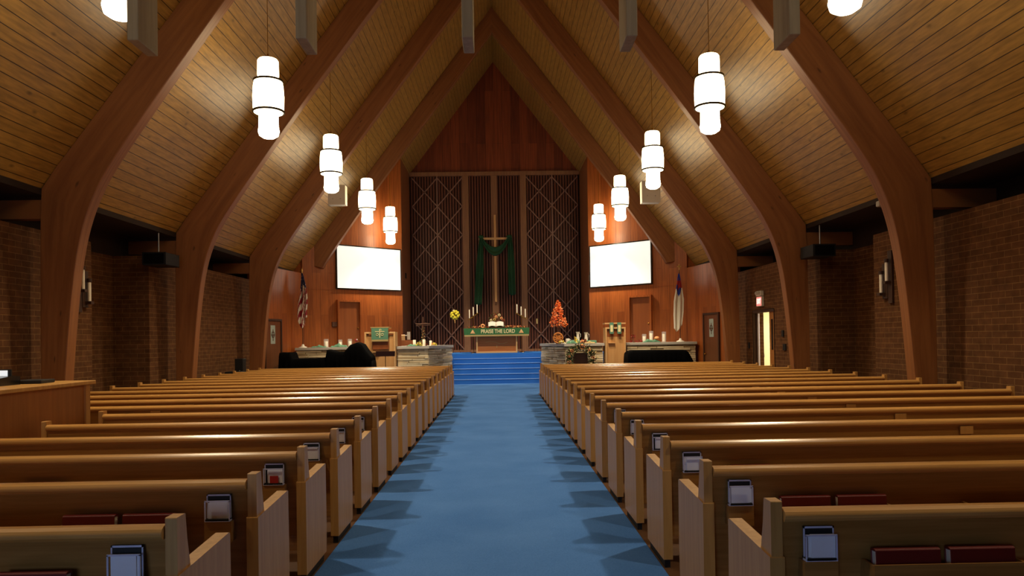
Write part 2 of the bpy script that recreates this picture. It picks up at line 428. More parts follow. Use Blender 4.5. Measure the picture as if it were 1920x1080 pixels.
# platform
struct(MB().box(-6.9, 6.9, 27.9, 31.2, 0, LEVEL).prism([(-6.5, 25.75), (-2.35, 25.75), (-1.75, 27.0), (-1.75, 27.9), (-6.5, 27.9)], 'z', 0, LEVEL).prism([(6.5, 25.75), (2.35, 25.75), (1.75, 27.0), (1.75, 27.9), (6.5, 27.9)], 'z', 0, LEVEL).obj('floor_chancel', M['carpet_step']))
st = thing('chancel_steps', 'wide flight of bright blue carpeted steps rising to the altar', 'steps', (0, 26.4, 0))
rh = LEVEL/6
for k in range(5):
    MB().box(-1.60, 1.60, .3*k, 1.5, rh*k + (.014 if k == 0 else 0), rh*(k+1)-.012).obj('step', M['carpet_step'], st)
    MB().box(-1.60, 1.60, .3*k-.012, .3*k+.035, rh*(k+1)-.012, rh*(k+1)).box(-1.60, 1.60, .3*k+.035, 1.5, rh*(k+1)-.012, rh*(k+1)-.0005, 1).obj('nosing', [M['nosing'], M['carpet_step']], st)

# ---------------------------------------------------------------- arches
PAIRS = [((6.66, 0), (6.96, 0)), ((6.60, .9), (6.96, .9)), ((6.52, 1.91), (6.96, 1.9)), ((6.43, 2.73), (6.95, 2.9)), ((6.335, 3.27), (6.945, 3.55)),
         ((6.20, 3.72), (6.925, 4.02)), ((6.00, 4.16), (6.72, roof(6.72))), ((5.70, 4.64), (6.32, roof(6.32))), ((5.20, 5.36), (5.76, roof(5.76))),
         ((4.66, 6.12), (5.16, roof(5.16))), ((4.0, 7.03), (4.5, roof(4.5))), ((2.0, 9.69), (2.4, roof(2.4))), ((0, 12.33), (0, APEX))]
def cr(p0, p1, p2, p3, t):
    return tuple(.5*((2*b_) + (-a+c)*t + (2*a-5*b_+4*c-d)*t*t + (-a+3*b_-3*c+d)*t**3) for a, b_, c, d in zip(p0, p1, p2, p3))
def smooth_pairs():
    out = []
    n = len(PAIRS)
    for i in range(n-1):
        for q in range(3):
            t = q/3; r = []
            ins = [PAIRS[max(0, min(n-1, i+k))][0] for k in (-1, 0, 1, 2)]
            r.append(cr(*ins, t) if i > 0 and i < n-3 else tuple(a+(b_-a)*t for a, b_ in zip(ins[1], ins[2])))
            o1, o2 = PAIRS[i][1], PAIRS[i+1][1]; r.append(tuple(a+(b_-a)*t for a, b_ in zip(o1, o2)))
            out.append(r)
    out.append([PAIRS[-1][0], PAIRS[-1][1]])
    return out
SPR = smooth_pairs()
def arch(y, th=.24, off=0, strut=True):
    full = [((-a[0], a[1]), (-b_[0], b_[1])) for a, b_ in SPR] + [(a, b_) for a, b_ in reversed(SPR[:-1])]
    vs = []; fs = []; uv = []; u = off
    for i, (a, b_) in enumerate(full):
        if i: u += math.dist(full[i-1][0], a)*.5 + math.dist(full[i-1][1], b_)*.5
        for (p, yy, vv) in ((a, 0, 0), (b_, 0, .55), (b_, th, .55), (a, th, .8)):
            vs.append((p[0], yy, p[1]-.002)); uv.append((u, vv + off))
    n = len(full)
    for i in range(n-1):
        for k in range(4):
            k2 = (k+1) % 4; fs.append((i*4+k, (i+1)*4+k, (i+1)*4+k2, i*4+k2))
    fs.append((3, 2, 1, 0)); fs.append(tuple((n-1)*4+k for k in range(4)))
    mb = MB(); mb.add(vs, fs); mb.uv = uv
    return mb
names = ['great laminated timber arch closest to the camera, with pendants hanging beyond', 'second laminated timber arch, its right leg beside the open exit door',
         'third laminated timber arch, standing before the flags', 'last laminated timber arch, its legs ending on the screen walls']
for k, y in enumerate(ARCH_Y):
    t = thing('timber_arch', names[k], 'arch', (0, y, 0), group='laminated timber arches')
    if k < 3:
        a = arch(y, off=k*13.7).obj('rib', M['glulam'], t, bevel=.012)
        for s in (-1, 1):
            x0, x1 = sorted((s*6.93, s*7.97)); MB().box(x0, x1, .02, .22, 3.56, 3.85).obj('strut', M['glulam'], t)
    else:
        # only the part in front of the splayed walls
        keep = [pr for pr in SPR if pr[0][0] <= 6.05]
        for s in (-1, 1):
            m2 = MB(); vs = []; fs = []; uv = []; u = 3
            for i, (a_, b_) in enumerate(keep):
                if i: u += math.dist(keep[i-1][0], a_)
                for (p, yy, vv) in ((a_, 0, 0), (b_, 0, .55), (b_, .24, .55), (a_, .24, .8)):
                    vs.append((s*p[0], yy, p[1]-.002)); uv.append((u, vv+2.2))
            n = len(keep)
            for i in range(n-1):
                for q in range(4):
                    q2 = (q+1) % 4; fs.append((i*4+q, (i+1)*4+q, (i+1)*4+q2, i*4+q2))
            fs.append((3, 2, 1, 0)); fs.append(tuple((n-1)*4+q for q in range(4)))
            m2.add(vs, fs); m2.uv = uv; m2.obj('rib', M['glulam'], t, bevel=.012)

# ---------------------------------------------------------------- pendants
def make_lamp():
    t = thing('pendant_lamp', 'x', 'lamp')
    # origin = bottom of lamp
    MB().lathe([(.006, 1.36), (.006, roof(3.81)-5.1+.02)], seg=6).obj('cord', M['brass'], t)
    MB().lathe([(.03, 1.355), (.03, 1.42), (.008, 1.46)], seg=10).obj('cap', M['brass'], t)
    MB().lathe([(.02, 1.36), (.155, 1.36), (.175, 1.33), (.18, 1.1), (.17, .99)], seg=24, caps=False).obj('upper_shade', M['lamp'], t)
    MB().lathe([(.17, .995), (.235, .99), (.25, .9), (.262, .72), (.255, .5), (.24, .44), (.17, .43)], seg=24, caps=False).obj('middle_shade', M['lamp'], t)
    MB().lathe([(.16, .45), (.165, .2), (.178, .12), (.16, .05), (.1, .01), (.01, 0)], seg=24, caps=False).obj('lower_globe', M['lamp_low'], t)
    for z, r in ((.46, .256), (.985, .240)):
        rr = MB(); rr.lathe([(r-.01, z-.016), (r+.012, z-.016), (r+.012, z+.016), (r-.01, z+.016), (r-.01, z-.016)], seg=24, caps=False)
        rr.obj('ring', M['bronze'], t)
    MB().lathe([(.05, roof(3.81)-5.1+.03), (.05, roof(3.81)-5.1-.03)], seg=12).obj('ceiling_rose', M['brass'], t)
    return t
lamp0 = make_lamp()
where = ['hanging above the pews at the very top edge', 'the largest one seen whole, above the pews', 'the second seen whole, partly covering the pale wall box',
         'the third seen whole, above the white screen', 'the smallest and farthest, beside the chancel recess', 'overhead of the first pews, outside the photo']
for k in (0, 1, 2, 3, 4, -1):
    for s, nm in ((-1, 'left'), (1, 'right')):
        o = lamp0 if (k == 0 and s < 0) else copy_tree(lamp0)
        o.location = (s*3.81, 8.06+4.8*k, 5.1)
        if k == 0: o.location.x = s*3.93
        tag(o, 'lit tiered pendant, %s side, %s' % (nm, where[k]), 'lamp', 'lit pendant lamps in two rows')
        # the bulbs' light
        for z, w, sz in ((-.12, 46, .11),):
            ld = bpy.data.lights.new('bulb', 'SPOT'); ld.energy = w*(12 if k >= 0 else 5); ld.color = (1, .82, .56); ld.shadow_soft_size = sz
            ld.spot_size = math.radians(128); ld.spot_blend = .8
            lo = bpy.data.objects.new('bulb', ld); COL.objects.link(lo); lo.location = (s*3.81, 8.06+4.8*k, 5.1+z)

# hanging grey timbers near the camera
HZ = 7.0
for k, (px, py, sd) in enumerate(((268, 83, -1), (575, 80, -1), (878, 80, 0), (1178, 76, 1), (1475, 70, 1))):
    c = P(px, py, HZ)
    z0 = 4.36; mb = MB(); x = c.x
    ztop = roof(abs(x)+.08)+.0
    mb.box(x-.052, x+.052, HZ-.2, HZ+.2, z0, ztop)
    o = mb.obj('hanging_timber', M['grey_wood'], bevel=.01)
    lb = ['square grey timber hanging from the roof beside the topmost left pendant', 'grey hanging timber between the two left rows of rafters, second from the left',
          'middle one of the five grey hanging timbers, below the roof ridge', 'grey hanging timber right of the ridge, second from the right', 'rightmost of the five grey hanging timbers, against the right arch'][k]
    tag(o, lb, 'timber', 'grey timbers hanging from the roof')

# ---------------------------------------------------------------- pews
RACK = ((.40, 1.04), (1.46, 2.1))
def make_pew(s, xo, ya='oak'):
    """s: side of the aisle, xo: outer end; origin on the floor at the aisle end, row's back at y = 0"""
    xi = 1.2
    t = thing('pew', 'x', 'pew')
    def X(a, b_): return tuple(sorted((s*a, s*b_)))
    panel = [(0, .06), (.56, .06), (.575, .25), (.565, .70), (.55, .705), (.0, .675)]
    post = [(0.005, .66), (.13, .68), (.10, .80), (.085, .905), (.005, .905)]
    for a, b_, pa, pb in ((xi, xi+.062, xi+.008, xi+.056), (xo-.062, xo, xo-.056, xo-.008)):
        MB().prism(panel, 'x', *X(a, b_)).prism(post, 'x', *X(pa, pb)).obj('end_panel', M['oak_z'], t, bevel=.005)
        MB().box(*X(a+.012, b_-.012), .03, .53, 0, .07).obj('kick_plate', M['kick'], t)
    a, b_ = X(xi+.06, xo-.06)
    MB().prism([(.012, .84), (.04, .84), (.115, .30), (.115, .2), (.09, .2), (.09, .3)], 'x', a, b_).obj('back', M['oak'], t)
    cap = [(.045+.036*math.cos(q), .84+.032*math.sin(q)) for q in [i*PI/5 for i in range(10)]]
    cap = [(-.020, .836), (-.023, .850), (-.014, .864), (.006, .874), (.04, .874), (.058, .862), (.062, .835), (.055, .82), (-.006, .82)]
    MB().prism(cap, 'x', a, b_, smooth=False).obj('cap_rail', M['oak_cap'], t, bevel=.006)
    MB().prism([(.1, .40), (.5, .435), (.52, .43), (.52, .405), (.5, .39), (.1, .365)], 'x', a, b_).obj('seat', M['oak_seat'], t, bevel=.004)
    if xo > 5:
        a1, b1 = X(3.93, 4.0); MB().box(a1, b1, .12, .48, 0, .385).obj('seat_support', M['oak_z'], t)
        a1, b1 = X(3.91, 4.02); MB().box(a1, b1, -.004, .012, .745, .815).obj('joint_block', M['oak_z'], t, bevel=.003)
    return t
def add_rack(t, s, r0, r1):
    xi = 1.2
    a, b_ = sorted((s*(xi+r0), s*(xi+r1)))
    mb = MB().box(a, b_, -.065, .06, .50, .515).box(a, b_, -.075, -.065, .50, .655)
    mb.box(a, a+.012, -.065, .05, .515, .65).box(b_-.012, b_, -.065, .05, .515, .65)
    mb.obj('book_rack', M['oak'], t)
def add_holder(t, s):
    c = s*(1.2+.205); mb = MB()
    # dark pocket with two pale stepped rims
    mb.box(c-.062, c+.062, -.03, .02, .665, .675, 1)
    mb.box(c-.062, c+.062, .002, .012, .675, .80, 1)
    mb.box(c-.064, c+.064, -.001, .004, .792, .80).box(c-.064, c-.058, -.001, .004, .675, .8).box(c+.058, c+.064, -.001, .004, .675, .8)
    mb.box(c-.066, c+.066, -.03, -.024, .765, .772).box(c-.066, c-.06, -.03, -.024, .67, .77).box(c+.06, c+.066, -.03, -.024, .67, .77)
    mb.box(c-.066, c+.066, -.03, .005, .662, .67)
    mb.obj('card_holder', [M['holder'], M['black']], t)
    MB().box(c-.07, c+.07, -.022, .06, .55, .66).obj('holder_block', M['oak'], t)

ORD = ['nearest to the camera', 'second', 'third', 'fourth', 'fifth', 'sixth', 'seventh', 'eighth', 'ninth', 'tenth', 'eleventh', 'twelfth', 'thirteenth',
       'fourteenth', 'fifteenth', 'sixteenth', 'seventeenth', 'eighteenth', 'nineteenth', 'twentieth']
def books(mb_list): pass
def make_book():
    t = thing('hymnal', 'x', 'book')
    # origin: bottom centre; lies on its long edge, spine up
    mb = MB().box(-.135, .135, -.022, -.018, 0, .19).box(-.135, .135, .018, .022, 0, .19)
    mb.prism([(-.022, .185), (-.018, .193), (0, .197), (.018, .193), (.022, .185)], 'x', -.135, .135)
    mb.obj('cover', M['hymn'], t, bevel=.002)
    MB().box(-.13, .13, -.018, .018, .004, .185).obj('pages', M['white'], t)
    return t
def make_cards(n=4):
    t = MB()
    for k in range(n):
        dx = R.uniform(-.008, .012); dz = R.uniform(-.008, .008)
        t.box(-.05+dx, .05+dx, -.004*k-.003, -.004*k-.001, 0, .085+.006*k*.5+dz)
    return t
book0 = None; short_r = {}
ends = {}
for s, nm, y0, dy, cnt in ((-1, 'left', 3.01, .975, 19), (1, 'right', 3.09, 1.02, 18)):
    proto_long = proto_short = None
    for k in range(cnt):
        y = y0 + dy*k
        short = s < 0 and k <= 5
        xo = 4.12 if short else 6.52
        near = k < 6
        t = make_pew(s, xo) if (near or proto_long is None) else copy_tree(proto_long)
        if near:
            add_rack(t, s, *RACK[0]); add_rack(t, s, *RACK[1]); add_holder(t, s)
        elif proto_long is None: proto_long = t
        t.location = (0, y, 0)
        side = 'left' if s < 0 else 'right'
        if k == 0: lb = 'golden oak pew %s of the aisle, the one cut by the photo\'s bottom edge' % side
        elif k == cnt-1: lb = 'oak pew %s of the aisle, the very front row facing the chancel' % side
        else: lb = 'golden oak pew %s of the aisle, %s row counted away from the camera' % (side, ORD[k])
        tag(t, lb, 'pew', 'oak pews %s of the aisle' % side)
        if near and k < 6:
            c = MB(); cm = make_cards(3 if k else 5)
            o = cm.obj('card_stack', [M['paper']], loc=(s*(1.405)+.003, y-.003, .672))
            tag(o, 'white cards in the holder on the back of the %s %s pew' % (ORD[k].replace(' to the camera', ''), side), 'cards', 'white cards in pew holders')
            if s < 0 and k == 2:
                MB().box(-.028, .028, -.017, -.0155, .0, .05).obj('red_patch', M['red'], o)
        bl = {(-1, 0): (.555,), (-1, 1): (.555, .865), (-1, 2): (1.72,), (1, 0): (.555, .865), (1, 1): (.555, .865), (1, 2): (.60,)}.get((s, k), ())
        for j, off in enumerate(bl):
            if book0 is None: book0 = make_book(); bk = book0
            else: bk = copy_tree(book0)
            bk.location = (s*(1.2+off), y-.032, .5155); bk.rotation_euler = (-.05, 0, 0)
            which = ('%s one of two, ' % ('aisle-side', 'outer')[j]) if len(bl) > 1 else ''
            tag(bk, 'dark red hymnal, %srack on %s pew %s of the aisle' % (which, ORD[k].replace(' to the camera', ''), side), 'book', 'red hymnals in the pew racks')

# ---------------------------------------------------------------- sound desk at left
dk = thing('sound_desk', 'brown panelled sound desk standing among the pews at the left edge', 'desk', (-4.22, 4.7, 0))
MB().box(-2.4, 0, 0, 3.2, 0, 1.19).obj('body', M['desk'], dk)
MB().box(-2.44, .05, -.04, 3.26, 1.19, 1.23).obj('desk_top', M['oak_z'], dk, bevel=.006)
MB().box(0, .02, 3.12, 3.2, 0, 1.19).obj('corner_post', M['oak_z'], dk)
p = P(30, 728, 6.9)
mx = thing('mixing_console', 'black mixing console with a lit white display on the sound desk', 'console', (-4.70, 6.95, 1.231))
MB().prism([(-.3, 0), (.35, 0), (.35, .08), (.25, .09), (-.3, .04)], 'x', -.25, .16).obj('body', M['black_gloss'], mx, bevel=.01)
MB().box(-.16, .14, .24, .26, .08, .15).obj('screen_back', M['black'], mx)
MB().box(-.13, .11, .232, .24, .085, .14).obj('display', M['display'], mx)
o = MB().box(-.13, .13, -.14, .14, 0, .035).obj('black_case', M['black'], loc=(-4.53, 7.5, 1.231), rot=(0, 0, .1), bevel=.008)
tag(o, 'flat black case lying on the sound desk beside the console', 'case')

# ---------------------------------------------------------------- chancel screen behind the altar
ZT = 8.42
cs = thing('chancel_screen', 'tall dark slatted screen with diamond lattice behind the altar', 'screen', (0, YB, LEVEL))
MB().box(-PX+.01, PX-.01, -.04, -.001, 0, ZT-LEVEL).obj('backing', M['slat_back'], cs)
def pxX(px, y=492): return P(px, y, YB-.15).x
sl = MB(); x = -PX+.06
while x < PX-.05:
    sl.box(x, x+.07, -.11, -.04, 0, ZT-LEVEL); x += .115
sl.obj('vertical_slats', M['slat'], cs)
MB().box(-PX+.01, PX-.01, -.2, -.0, ZT-LEVEL-.02, ZT-LEVEL+.14).obj('top_rail', M['mullion'], cs)
MB().box(-PX+.01, PX-.01, -.2, -.13, 0, .1).obj('bottom_rail', M['mullion'], cs)
for a, b_ in ((868.5, 880.5), (922, 934), (977, 988.5)):
    MB().box(pxX(a), pxX(b_), -.22, -.13, 0, ZT-LEVEL-.02).obj('mullion', M['mullion'], cs, bevel=.006)
for xa, xb in ((-PX+.12, pxX(868.5)), (pxX(988.5), PX-.1)):
    lt = MB(); xm = (xa+xb)/2; w = .022
    lt.box(xm-w, xm+w, -.2, -.14, 0, ZT-LEVEL-.02)
    cell = 1.19; z1 = ZT-LEVEL-.1
    for (c0, c1) in ((xa, xm), (xm, xb)):
        z = z1
        while z > -.0:
            zb = z-cell
            for (p0, p1) in (((c0, z), (c1, zb)), ((c1, z), (c0, zb))):
                q0, q1 = list(p0), list(p1)
                if q1[1] < .1:
                    tt = (q0[1]-.1)/(q0[1]-q1[1]); q1 = [q0[0]+(q1[0]-q0[0])*tt, .1]
                d = Vector((q1[0]-q0[0], q1[1]-q0[1])).normalized(); nn = Vector((-d.y, d.x))*w
                lt.prism([(q0[0]+nn.x, q0[1]+nn.y), (q0[0]-nn.x, q0[1]-nn.y), (q1[0]-nn.x, q1[1]-nn.y), (q1[0]+nn.x, q1[1]+nn.y)], 'y', -.19, -.15)
            z = zb
    lt.obj('lattice', M['lattice'], cs)

# cross with green drape
YX = YB - .32
a = P(927, 403, YX); b_ = P(930.5, 566, YX); arm = P(928.5, 447.5, YX); l_ = P(897.5, 448, YX); r_ = P(959.5, 447, YX)
xc = (a.x+b_.x)/2
cr_ = thing('altar_cross', 'slender pale wooden cross hanging over the altar', 'cross', (xc, YX, b_.z))
MB().box(-.045, .045, -.03, .03, 0, a.z-b_.z).obj('upright', M['light_oak'], cr_, bevel=.004)
MB().box(l_.x-xc, r_.x-xc, -.032, .028, arm.z-b_.z-.045, arm.z-b_.z+.045).obj('crossbar', M['light_oak_x'], cr_, bevel=.004)
MB().box(-.02, .02, .03, .1, .6, .66).box(-.02, .02, .03, .1, 2.8, 2.86).obj('wall_mount', M['steel'], cr_)
dr = thing('cross_drape', 'dark green cloth draped in a swag over the cross arms', 'drape', (xc, YX-.05, arm.z))
def swag(u, v):
    x = (u-.5)*1.2; sag = .62*(1-(2*u-1)**2); w = .12+.14*(1-(2*u-1)**2)
    return (x, -.05-.03*math.sin(v*9)-.02*math.cos(u*7), .08 - sag + (v-.5)*w*1.4)
MB().grid(swag, 24, 10).obj('swag', M['drape'], dr, solid=.01)
for sg, ln, xo_, w0, w1 in ((-1, 2.9, .56, .10, .24), (1, 2.5, .60, .10, .22)):
    def tail(u, v, sg=sg, ln=ln, xo_=xo_, w0=w0, w1=w1):
        w = w0+(w1-w0)*min(1, v*2.2); x = sg*(xo_+.06*v) + (u-.5)*w*1.3 - (.12*v if sg < 0 else -.02)
        return (x, -.06-.035*math.cos(u*4*PI)-.01*math.sin(v*9), .13 - ln*v*(1-.04*abs(u-.5)))
    MB().grid(tail, 20, 22).obj('hanging_tail', M['drape'], dr, solid=.01)
    MB().ball((sg*.58, -.03, .07), .11, 10, 0, (1.1, .8, .7)).obj('knot', M['drape'], dr)

# ---------------------------------------------------------------- altar
YA = 28.25
at = thing('altar_table', 'wooden altar with a recessed front panel at the top of the steps', 'altar', (0, YA, LEVEL))
MB().box(-.72, .72, .08, .62, .06, .84).obj('body', M['table_wood'], at)
MB().box(-.78, .78, 0, .66, 0, .06).box(-.78, -.72, 0, .66, .06, .84).box(.72, .78, 0, .66, .06, .84).obj('frame', M['light_oak_x'], at, bevel=.005)
MB().box(-1.2, 1.2, -.08, .76, .84, .93).obj('table_top', M['table_wood'], at, bevel=.006)
mb = MB()
mb.box(-.03, -.012, .07, .08, .55, .80).tube([(-.02+.09*math.sin(q)+.03, .072, .70+.09*math.cos(q)) for q in [i*PI/8 for i in range(9)]], .008, 6)
mb.tube([(-.42+.84*i/14, .072, .40+.05*math.sin(i*.45+.2)) for i in range(15)], .008, 6).box(-.012, .012, .07, .08, .2, .3)
mb.obj('carved_symbol', M['gold_trim'], at)
cl = thing('altar_cloth', 'green altar cloth lettered in cream hanging over the altar front', 'cloth', (0, YA, LEVEL+.931))
MB().box(-1.24, 1.24, -.1, .78, 0, .012).prism([(-1.24, .012), (1.24, .012), (1.22, -.235), (-1.22, -.235)], 'y', -.108, -.096).obj('cloth', M['green'], cl)
MB().prism([(-1.22, -.235), (1.22, -.235), (1.215, -.295), (-1.215, -.295)], 'y', -.11, -.095).obj('fringe', M['gold_trim'], cl)
def text(s, size, name, mat, parent, loc, rot, ext=.004, sx=1, bold=0):
    c = bpy.data.curves.new(name, 'FONT'); c.body = s; c.size = size; c.extrude = ext; c.align_x = 'CENTER'; c.align_y = 'CENTER'; c.offset = bold
    c.materials.append(mat); o = bpy.data.objects.new(name, c); COL.objects.link(o); o.parent = parent
    me = bpy.data.meshes.new_from_object(o.evaluated_get(bpy.context.evaluated_depsgraph_get())); bpy.data.objects.remove(o)
    o = bpy.data.objects.new(name, me); COL.objects.link(o); o.parent = parent
    o.location = loc; o.rotation_euler = rot; o.scale = (sx, 1, 1); return o
text('PRAISE THE LORD', .20, 'lettering', M['cream'], cl, (.05, -.112, -.115), (PI/2, 0, 0), sx=.80, bold=.004)
for xx in (-.9, .93):
    mb = MB(); cz = -.115
    mb.prism([(xx-.095, cz-.07), (xx+.095, cz-.07), (xx, cz+.085)], 'y', -.114, -.108)
    for (dx, dz) in ((-.035, -.035), (.035, -.035), (0, .02)):
        ring = [(xx+dx+.03*math.cos(q*PI/5), -.117, cz+dz+.03*math.sin(q*PI/5)) for q in range(11)]
        mb.tube(ring, .006, 5, 1)
    mb.obj('triangle_emblem', [M['orange2'], M['cream']], cl)
ZTOP = LEVEL+.944
bb = thing('open_bible', 'large open book with white pages on a stand on the altar', 'book', (-.02, YA+.15, ZTOP))
MB().prism([(-.06, .0), (.06, .0), (.1, .16), (.08, .16)], 'x', -.22, .24).obj('book_stand', M['brown'], bb)
def page(u, v, sg):
    return (sg*(u*.29), -.08+v*.16, .03+v*.17+.035*math.sin(u*PI)+.02)
for sg in (-1, 1): MB().grid(lambda u, v, sg=sg: page(u, v, sg), 8, 4).obj('page', M['white'], bb, solid=.02)
MB().box(-.006, .006, -.1, -.085, .0, .16).obj('ribbon', M['red'], bb)
fl = thing('autumn_flower_arrangement', 'rust and cream flower arrangement standing behind the open book', 'flowers', (-.01, YA+.48, ZTOP))
MB().lathe([(.06, 0), (.09, .06), (.07, .14)], seg=14).obj('vase', M['brown'], fl)
mb = MB()
for i in range(170):
    a_ = R.uniform(0, 2*PI); h_ = R.uniform(.12, .62); r_ = R.uniform(0, .36)*(1-abs(h_-.3)*1.25)
    mb.leaf((r_*math.cos(a_), r_*.5*math.sin(a_), h_), R.uniform(.04, .08), 0 if R.random() < .6 else 1)
for i in range(12):
    a_ = R.uniform(0, 2*PI); mb.tube([(0, 0, .1), (.25*math.cos(a_), .12*math.sin(a_), R.uniform(.3, .55))], .004, 4, 1)
mb.obj('foliage', [M['rust'], M['leafgreen']], fl)
for (dx, dz, m_) in ((.12, .50, 'cream'), (-.06, .33, 'gold'), (0, .43, 'orange2'), (.2, .38, 'orange2'), (-.2, .3, 'cream'), (.28, .3, 'rust')):
    mb = MB()
    for q in range(9):
        a_ = 2*PI*q/9; mb.ball((dx+.035*math.cos(a_), -.17, dz+.035*math.sin(a_)), .022, 6, 0)
    mb.ball((dx, -.185, dz), .022, 6, 1); mb.obj('blossom', [M[m_], M['brown']], fl)
gl = thing('leaf_garland', 'garland of orange and rust autumn leaves along the altar top', 'garland', (0, YA+.05, ZTOP))
mb = MB()
for i in range(260):
    x = R.uniform(-1.1, 1.1)
    if abs(x) < .3: continue
    mb.leaf((x, R.uniform(-.06, .12), R.uniform(.0, .07)*(1.2-abs(abs(x)-.6))+.012), R.uniform(.05, .09), R.choice((0, 0, 1, 2)), .7)
mb.obj('leaves', [M['rust'], M['orange2'], M['leafgreen']], gl)
mb = MB(); mb.tube([(-.52+.06*math.cos(q*PI/6), -.06, .08+.06*math.sin(q*PI/6)) for q in range(13)], .028, 8)
mb.obj('wreath_ring', M['orange2'], gl)

def candelabra(px0, py0, px1, py1, side):
    Y = YA+.9; A = P(px0, py0, Y); B = P(px1, py1, Y)
    lab = 'tall candelabrum with three white candles on a slanting arm, %s of the altar' % side
    t = thing('candelabrum', lab, 'candelabrum', ((A.x+B.x)/2, Y, LEVEL), group='candelabra behind the altar')
    o = Vector(t.location); A = A-o; B = B-o
    MB().tube([A, B], .014, 8).obj('arm', M['brass'], t)
    mid = (A+B)/2
    MB().tube([(mid.x, 0, .02), mid], .011, 8).obj('stem', M['brass'], t)
    MB().lathe([(.13, 0), (.12, .02), (.02, .035)], seg=18).obj('foot', M['brass'], t)
    for q in (.12, .5, .88):
        c = A+(B-A)*q
        MB().lathe([(.012, 0), (.025, .02), (.022, .035)], (c.x, c.y, c.z), 10).obj('candle_cup', M['brass'], t)
        MB().lathe([(.021, .03), (.019, .36), (.004, .375)], (c.x, c.y, c.z), 10).obj('candle', M['candle'], t)
candelabra(878, 600, 897, 587, 'left'); candelabra(967, 587, 987.5, 598, 'right')

# flower stand and taper stand
def stand(px, ytop, Y, label, cat, name):
    A = P(px, ytop, Y); t = thing(name, label, cat, (A.x, Y, LEVEL)); return t, A.z-LEVEL
t, h = stand(853, 600, 29.6, 'yellow chrysanthemum ball on a tall thin stand left of the altar', 'flower stand', 'flower_stand')
for q in range(3):
    a_ = 2*PI*q/3; MB().tube([(.2*math.cos(a_), .2*math.sin(a_), .01), (0, 0, .5), (0, 0, h-.1)], .009, 6).obj('leg', M['brown'], t)
MB().lathe([(.02, h-.12), (.045, h+.02), (.03, h+.02)], seg=12).obj('holder_cone', M['light_oak'], t)
for q in range(18):
    a_ = q*2.4; zz = q/17; r_ = .16*math.sin(PI*(.12+.8*zz))
    mb = MB(); c = (r_*math.cos(a_), r_*math.sin(a_), h+.06+.30*zz); mb.ball(c, .055, 8)
    for i in range(8): mb.leaf((c[0]+R.uniform(-.04, .04), c[1]-.03, c[2]+R.uniform(-.04, .04)), .05, 0)
    mb.obj('blossom', M['yellow'] if q != 17 else M['cream'], t)
t, h = stand(1007, 607, 29.6, 'thin floor candle stand with one short candle right of the altar', 'candle stand', 'candle_stand')
for q in range(3):
    a_ = 2*PI*q/3+.4; MB().tube([(.16*math.cos(a_), .16*math.sin(a_), .01), (0, 0, .6), (0, 0, h)], .008, 6).obj('leg', M['brown'], t)
MB().lathe([(.03, h), (.03, h+.2)], seg=12).obj('candle', M['gold_trim'], t)

# ---------------------------------------------------------------- stone walls
def stone_block(name, label, pts, ztop, depth_face, group=None):
    """pts: front outline polyline (left to right seen from the nave), ledge stone facing built course by course"""
    t = thing(name, label, 'stone wall', (0, 0, 0), group=group)
    stn = MB()
    for i in range(len(pts)-1):
        A = Vector(pts[i]+(0,)); B = Vector(pts[i+1]+(0,)); d = (B-A); ln = d.length; d.normalize(); n = Vector((d.y, -d.x, 0))
        z = .0
        while z < ztop-.09:
            hh = R.uniform(.04, .085); hh = min(hh, ztop-.085-z)
            if hh < .02: break
            x = 0
            while x < ln:
                w = R.uniform(.3, .95); x2 = min(ln, x+w)
                out = R.uniform(.0, .035)
                a_ = A+d*(x+.006)-n*.1; c_ = A+d*(x2-.006)+n*out
                q = [A+d*(x+.006)-n*.12, A+d*(x2-.006)-n*.12, A+d*(x2-.006)+n*(out+.0), A+d*(x+.006)+n*(out+R.uniform(-.008, .008))]
                z2 = z+hh-.012; dz0, dz1 = R.uniform(-.006, .006), R.uniform(-.006, .006)
                vs = [(v.x, v.y, z) for v in q] + [(v.x, v.y, z2+(dz0 if k in (0, 3) else dz1)) for k, v in enumerate(q)]
                stn.add(vs, [(3, 2, 1, 0), (4, 5, 6, 7), (0, 1, 5, 4), (1, 2, 6, 5), (2, 3, 7, 6), (3, 0, 4, 7)], R.choice((0, 0, 1, 2)))
                x = x2
            z += hh
    stn.obj('ledge_stone', [M['stone2'], M['stone'], M['stone3']], t, bevel=.006)
    return t
def slab_poly(t, poly, z0, z1, name='cap_slab', mat='slab'):
    MB().prism(poly, 'z', z0, z1).obj(name, M[mat], t, bevel=.008)
SH = 1.40
YI = 24.6
tL = stone_block('stone_planter', 'low ledge stone wall left of the steps, with candles and a thorn cross on top', [(-3.26, 25.1), (-3.25, YI), (-2.25, YI), (-1.62, 27.0)], SH, 0, 'low stone walls before the chancel')
MB().prism([(-3.16, 25.2), (-3.1, YI+.1), (-2.3, YI+.1), (-1.69, 27.0), (-2.3, 27.3), (-3.16, 26.2)], 'z', 0.002, SH-.08).obj('core', M['mortar'], tL)
slab_poly(tL, [(-3.27, 26.25), (-3.27, 25.05), (-3.27, YI-.08), (-2.21, YI-.08), (-1.56, 27.0), (-2.3, 27.4)], SH-.085, SH)
tR = stone_block('stone_planter', 'low ledge stone wall right of the steps, behind the sunflower wreath', [(1.62, 27.0), (2.27, YI), (3.52, YI)], SH, 0, 'low stone walls before the chancel')
MB().prism([(1.69, 27.0), (2.32, YI+.1), (3.5, YI+.1), (3.5, 26.2), (2.3, 27.3)], 'z', 0.002, SH-.08).obj('core', M['mortar'], tR)
slab_poly(tR, [(1.56, 27.0), (2.23, YI-.08), (3.56, YI-.08), (3.56, 26.25), (2.3, 27.4)], SH-.085, SH)
YL = 24.8
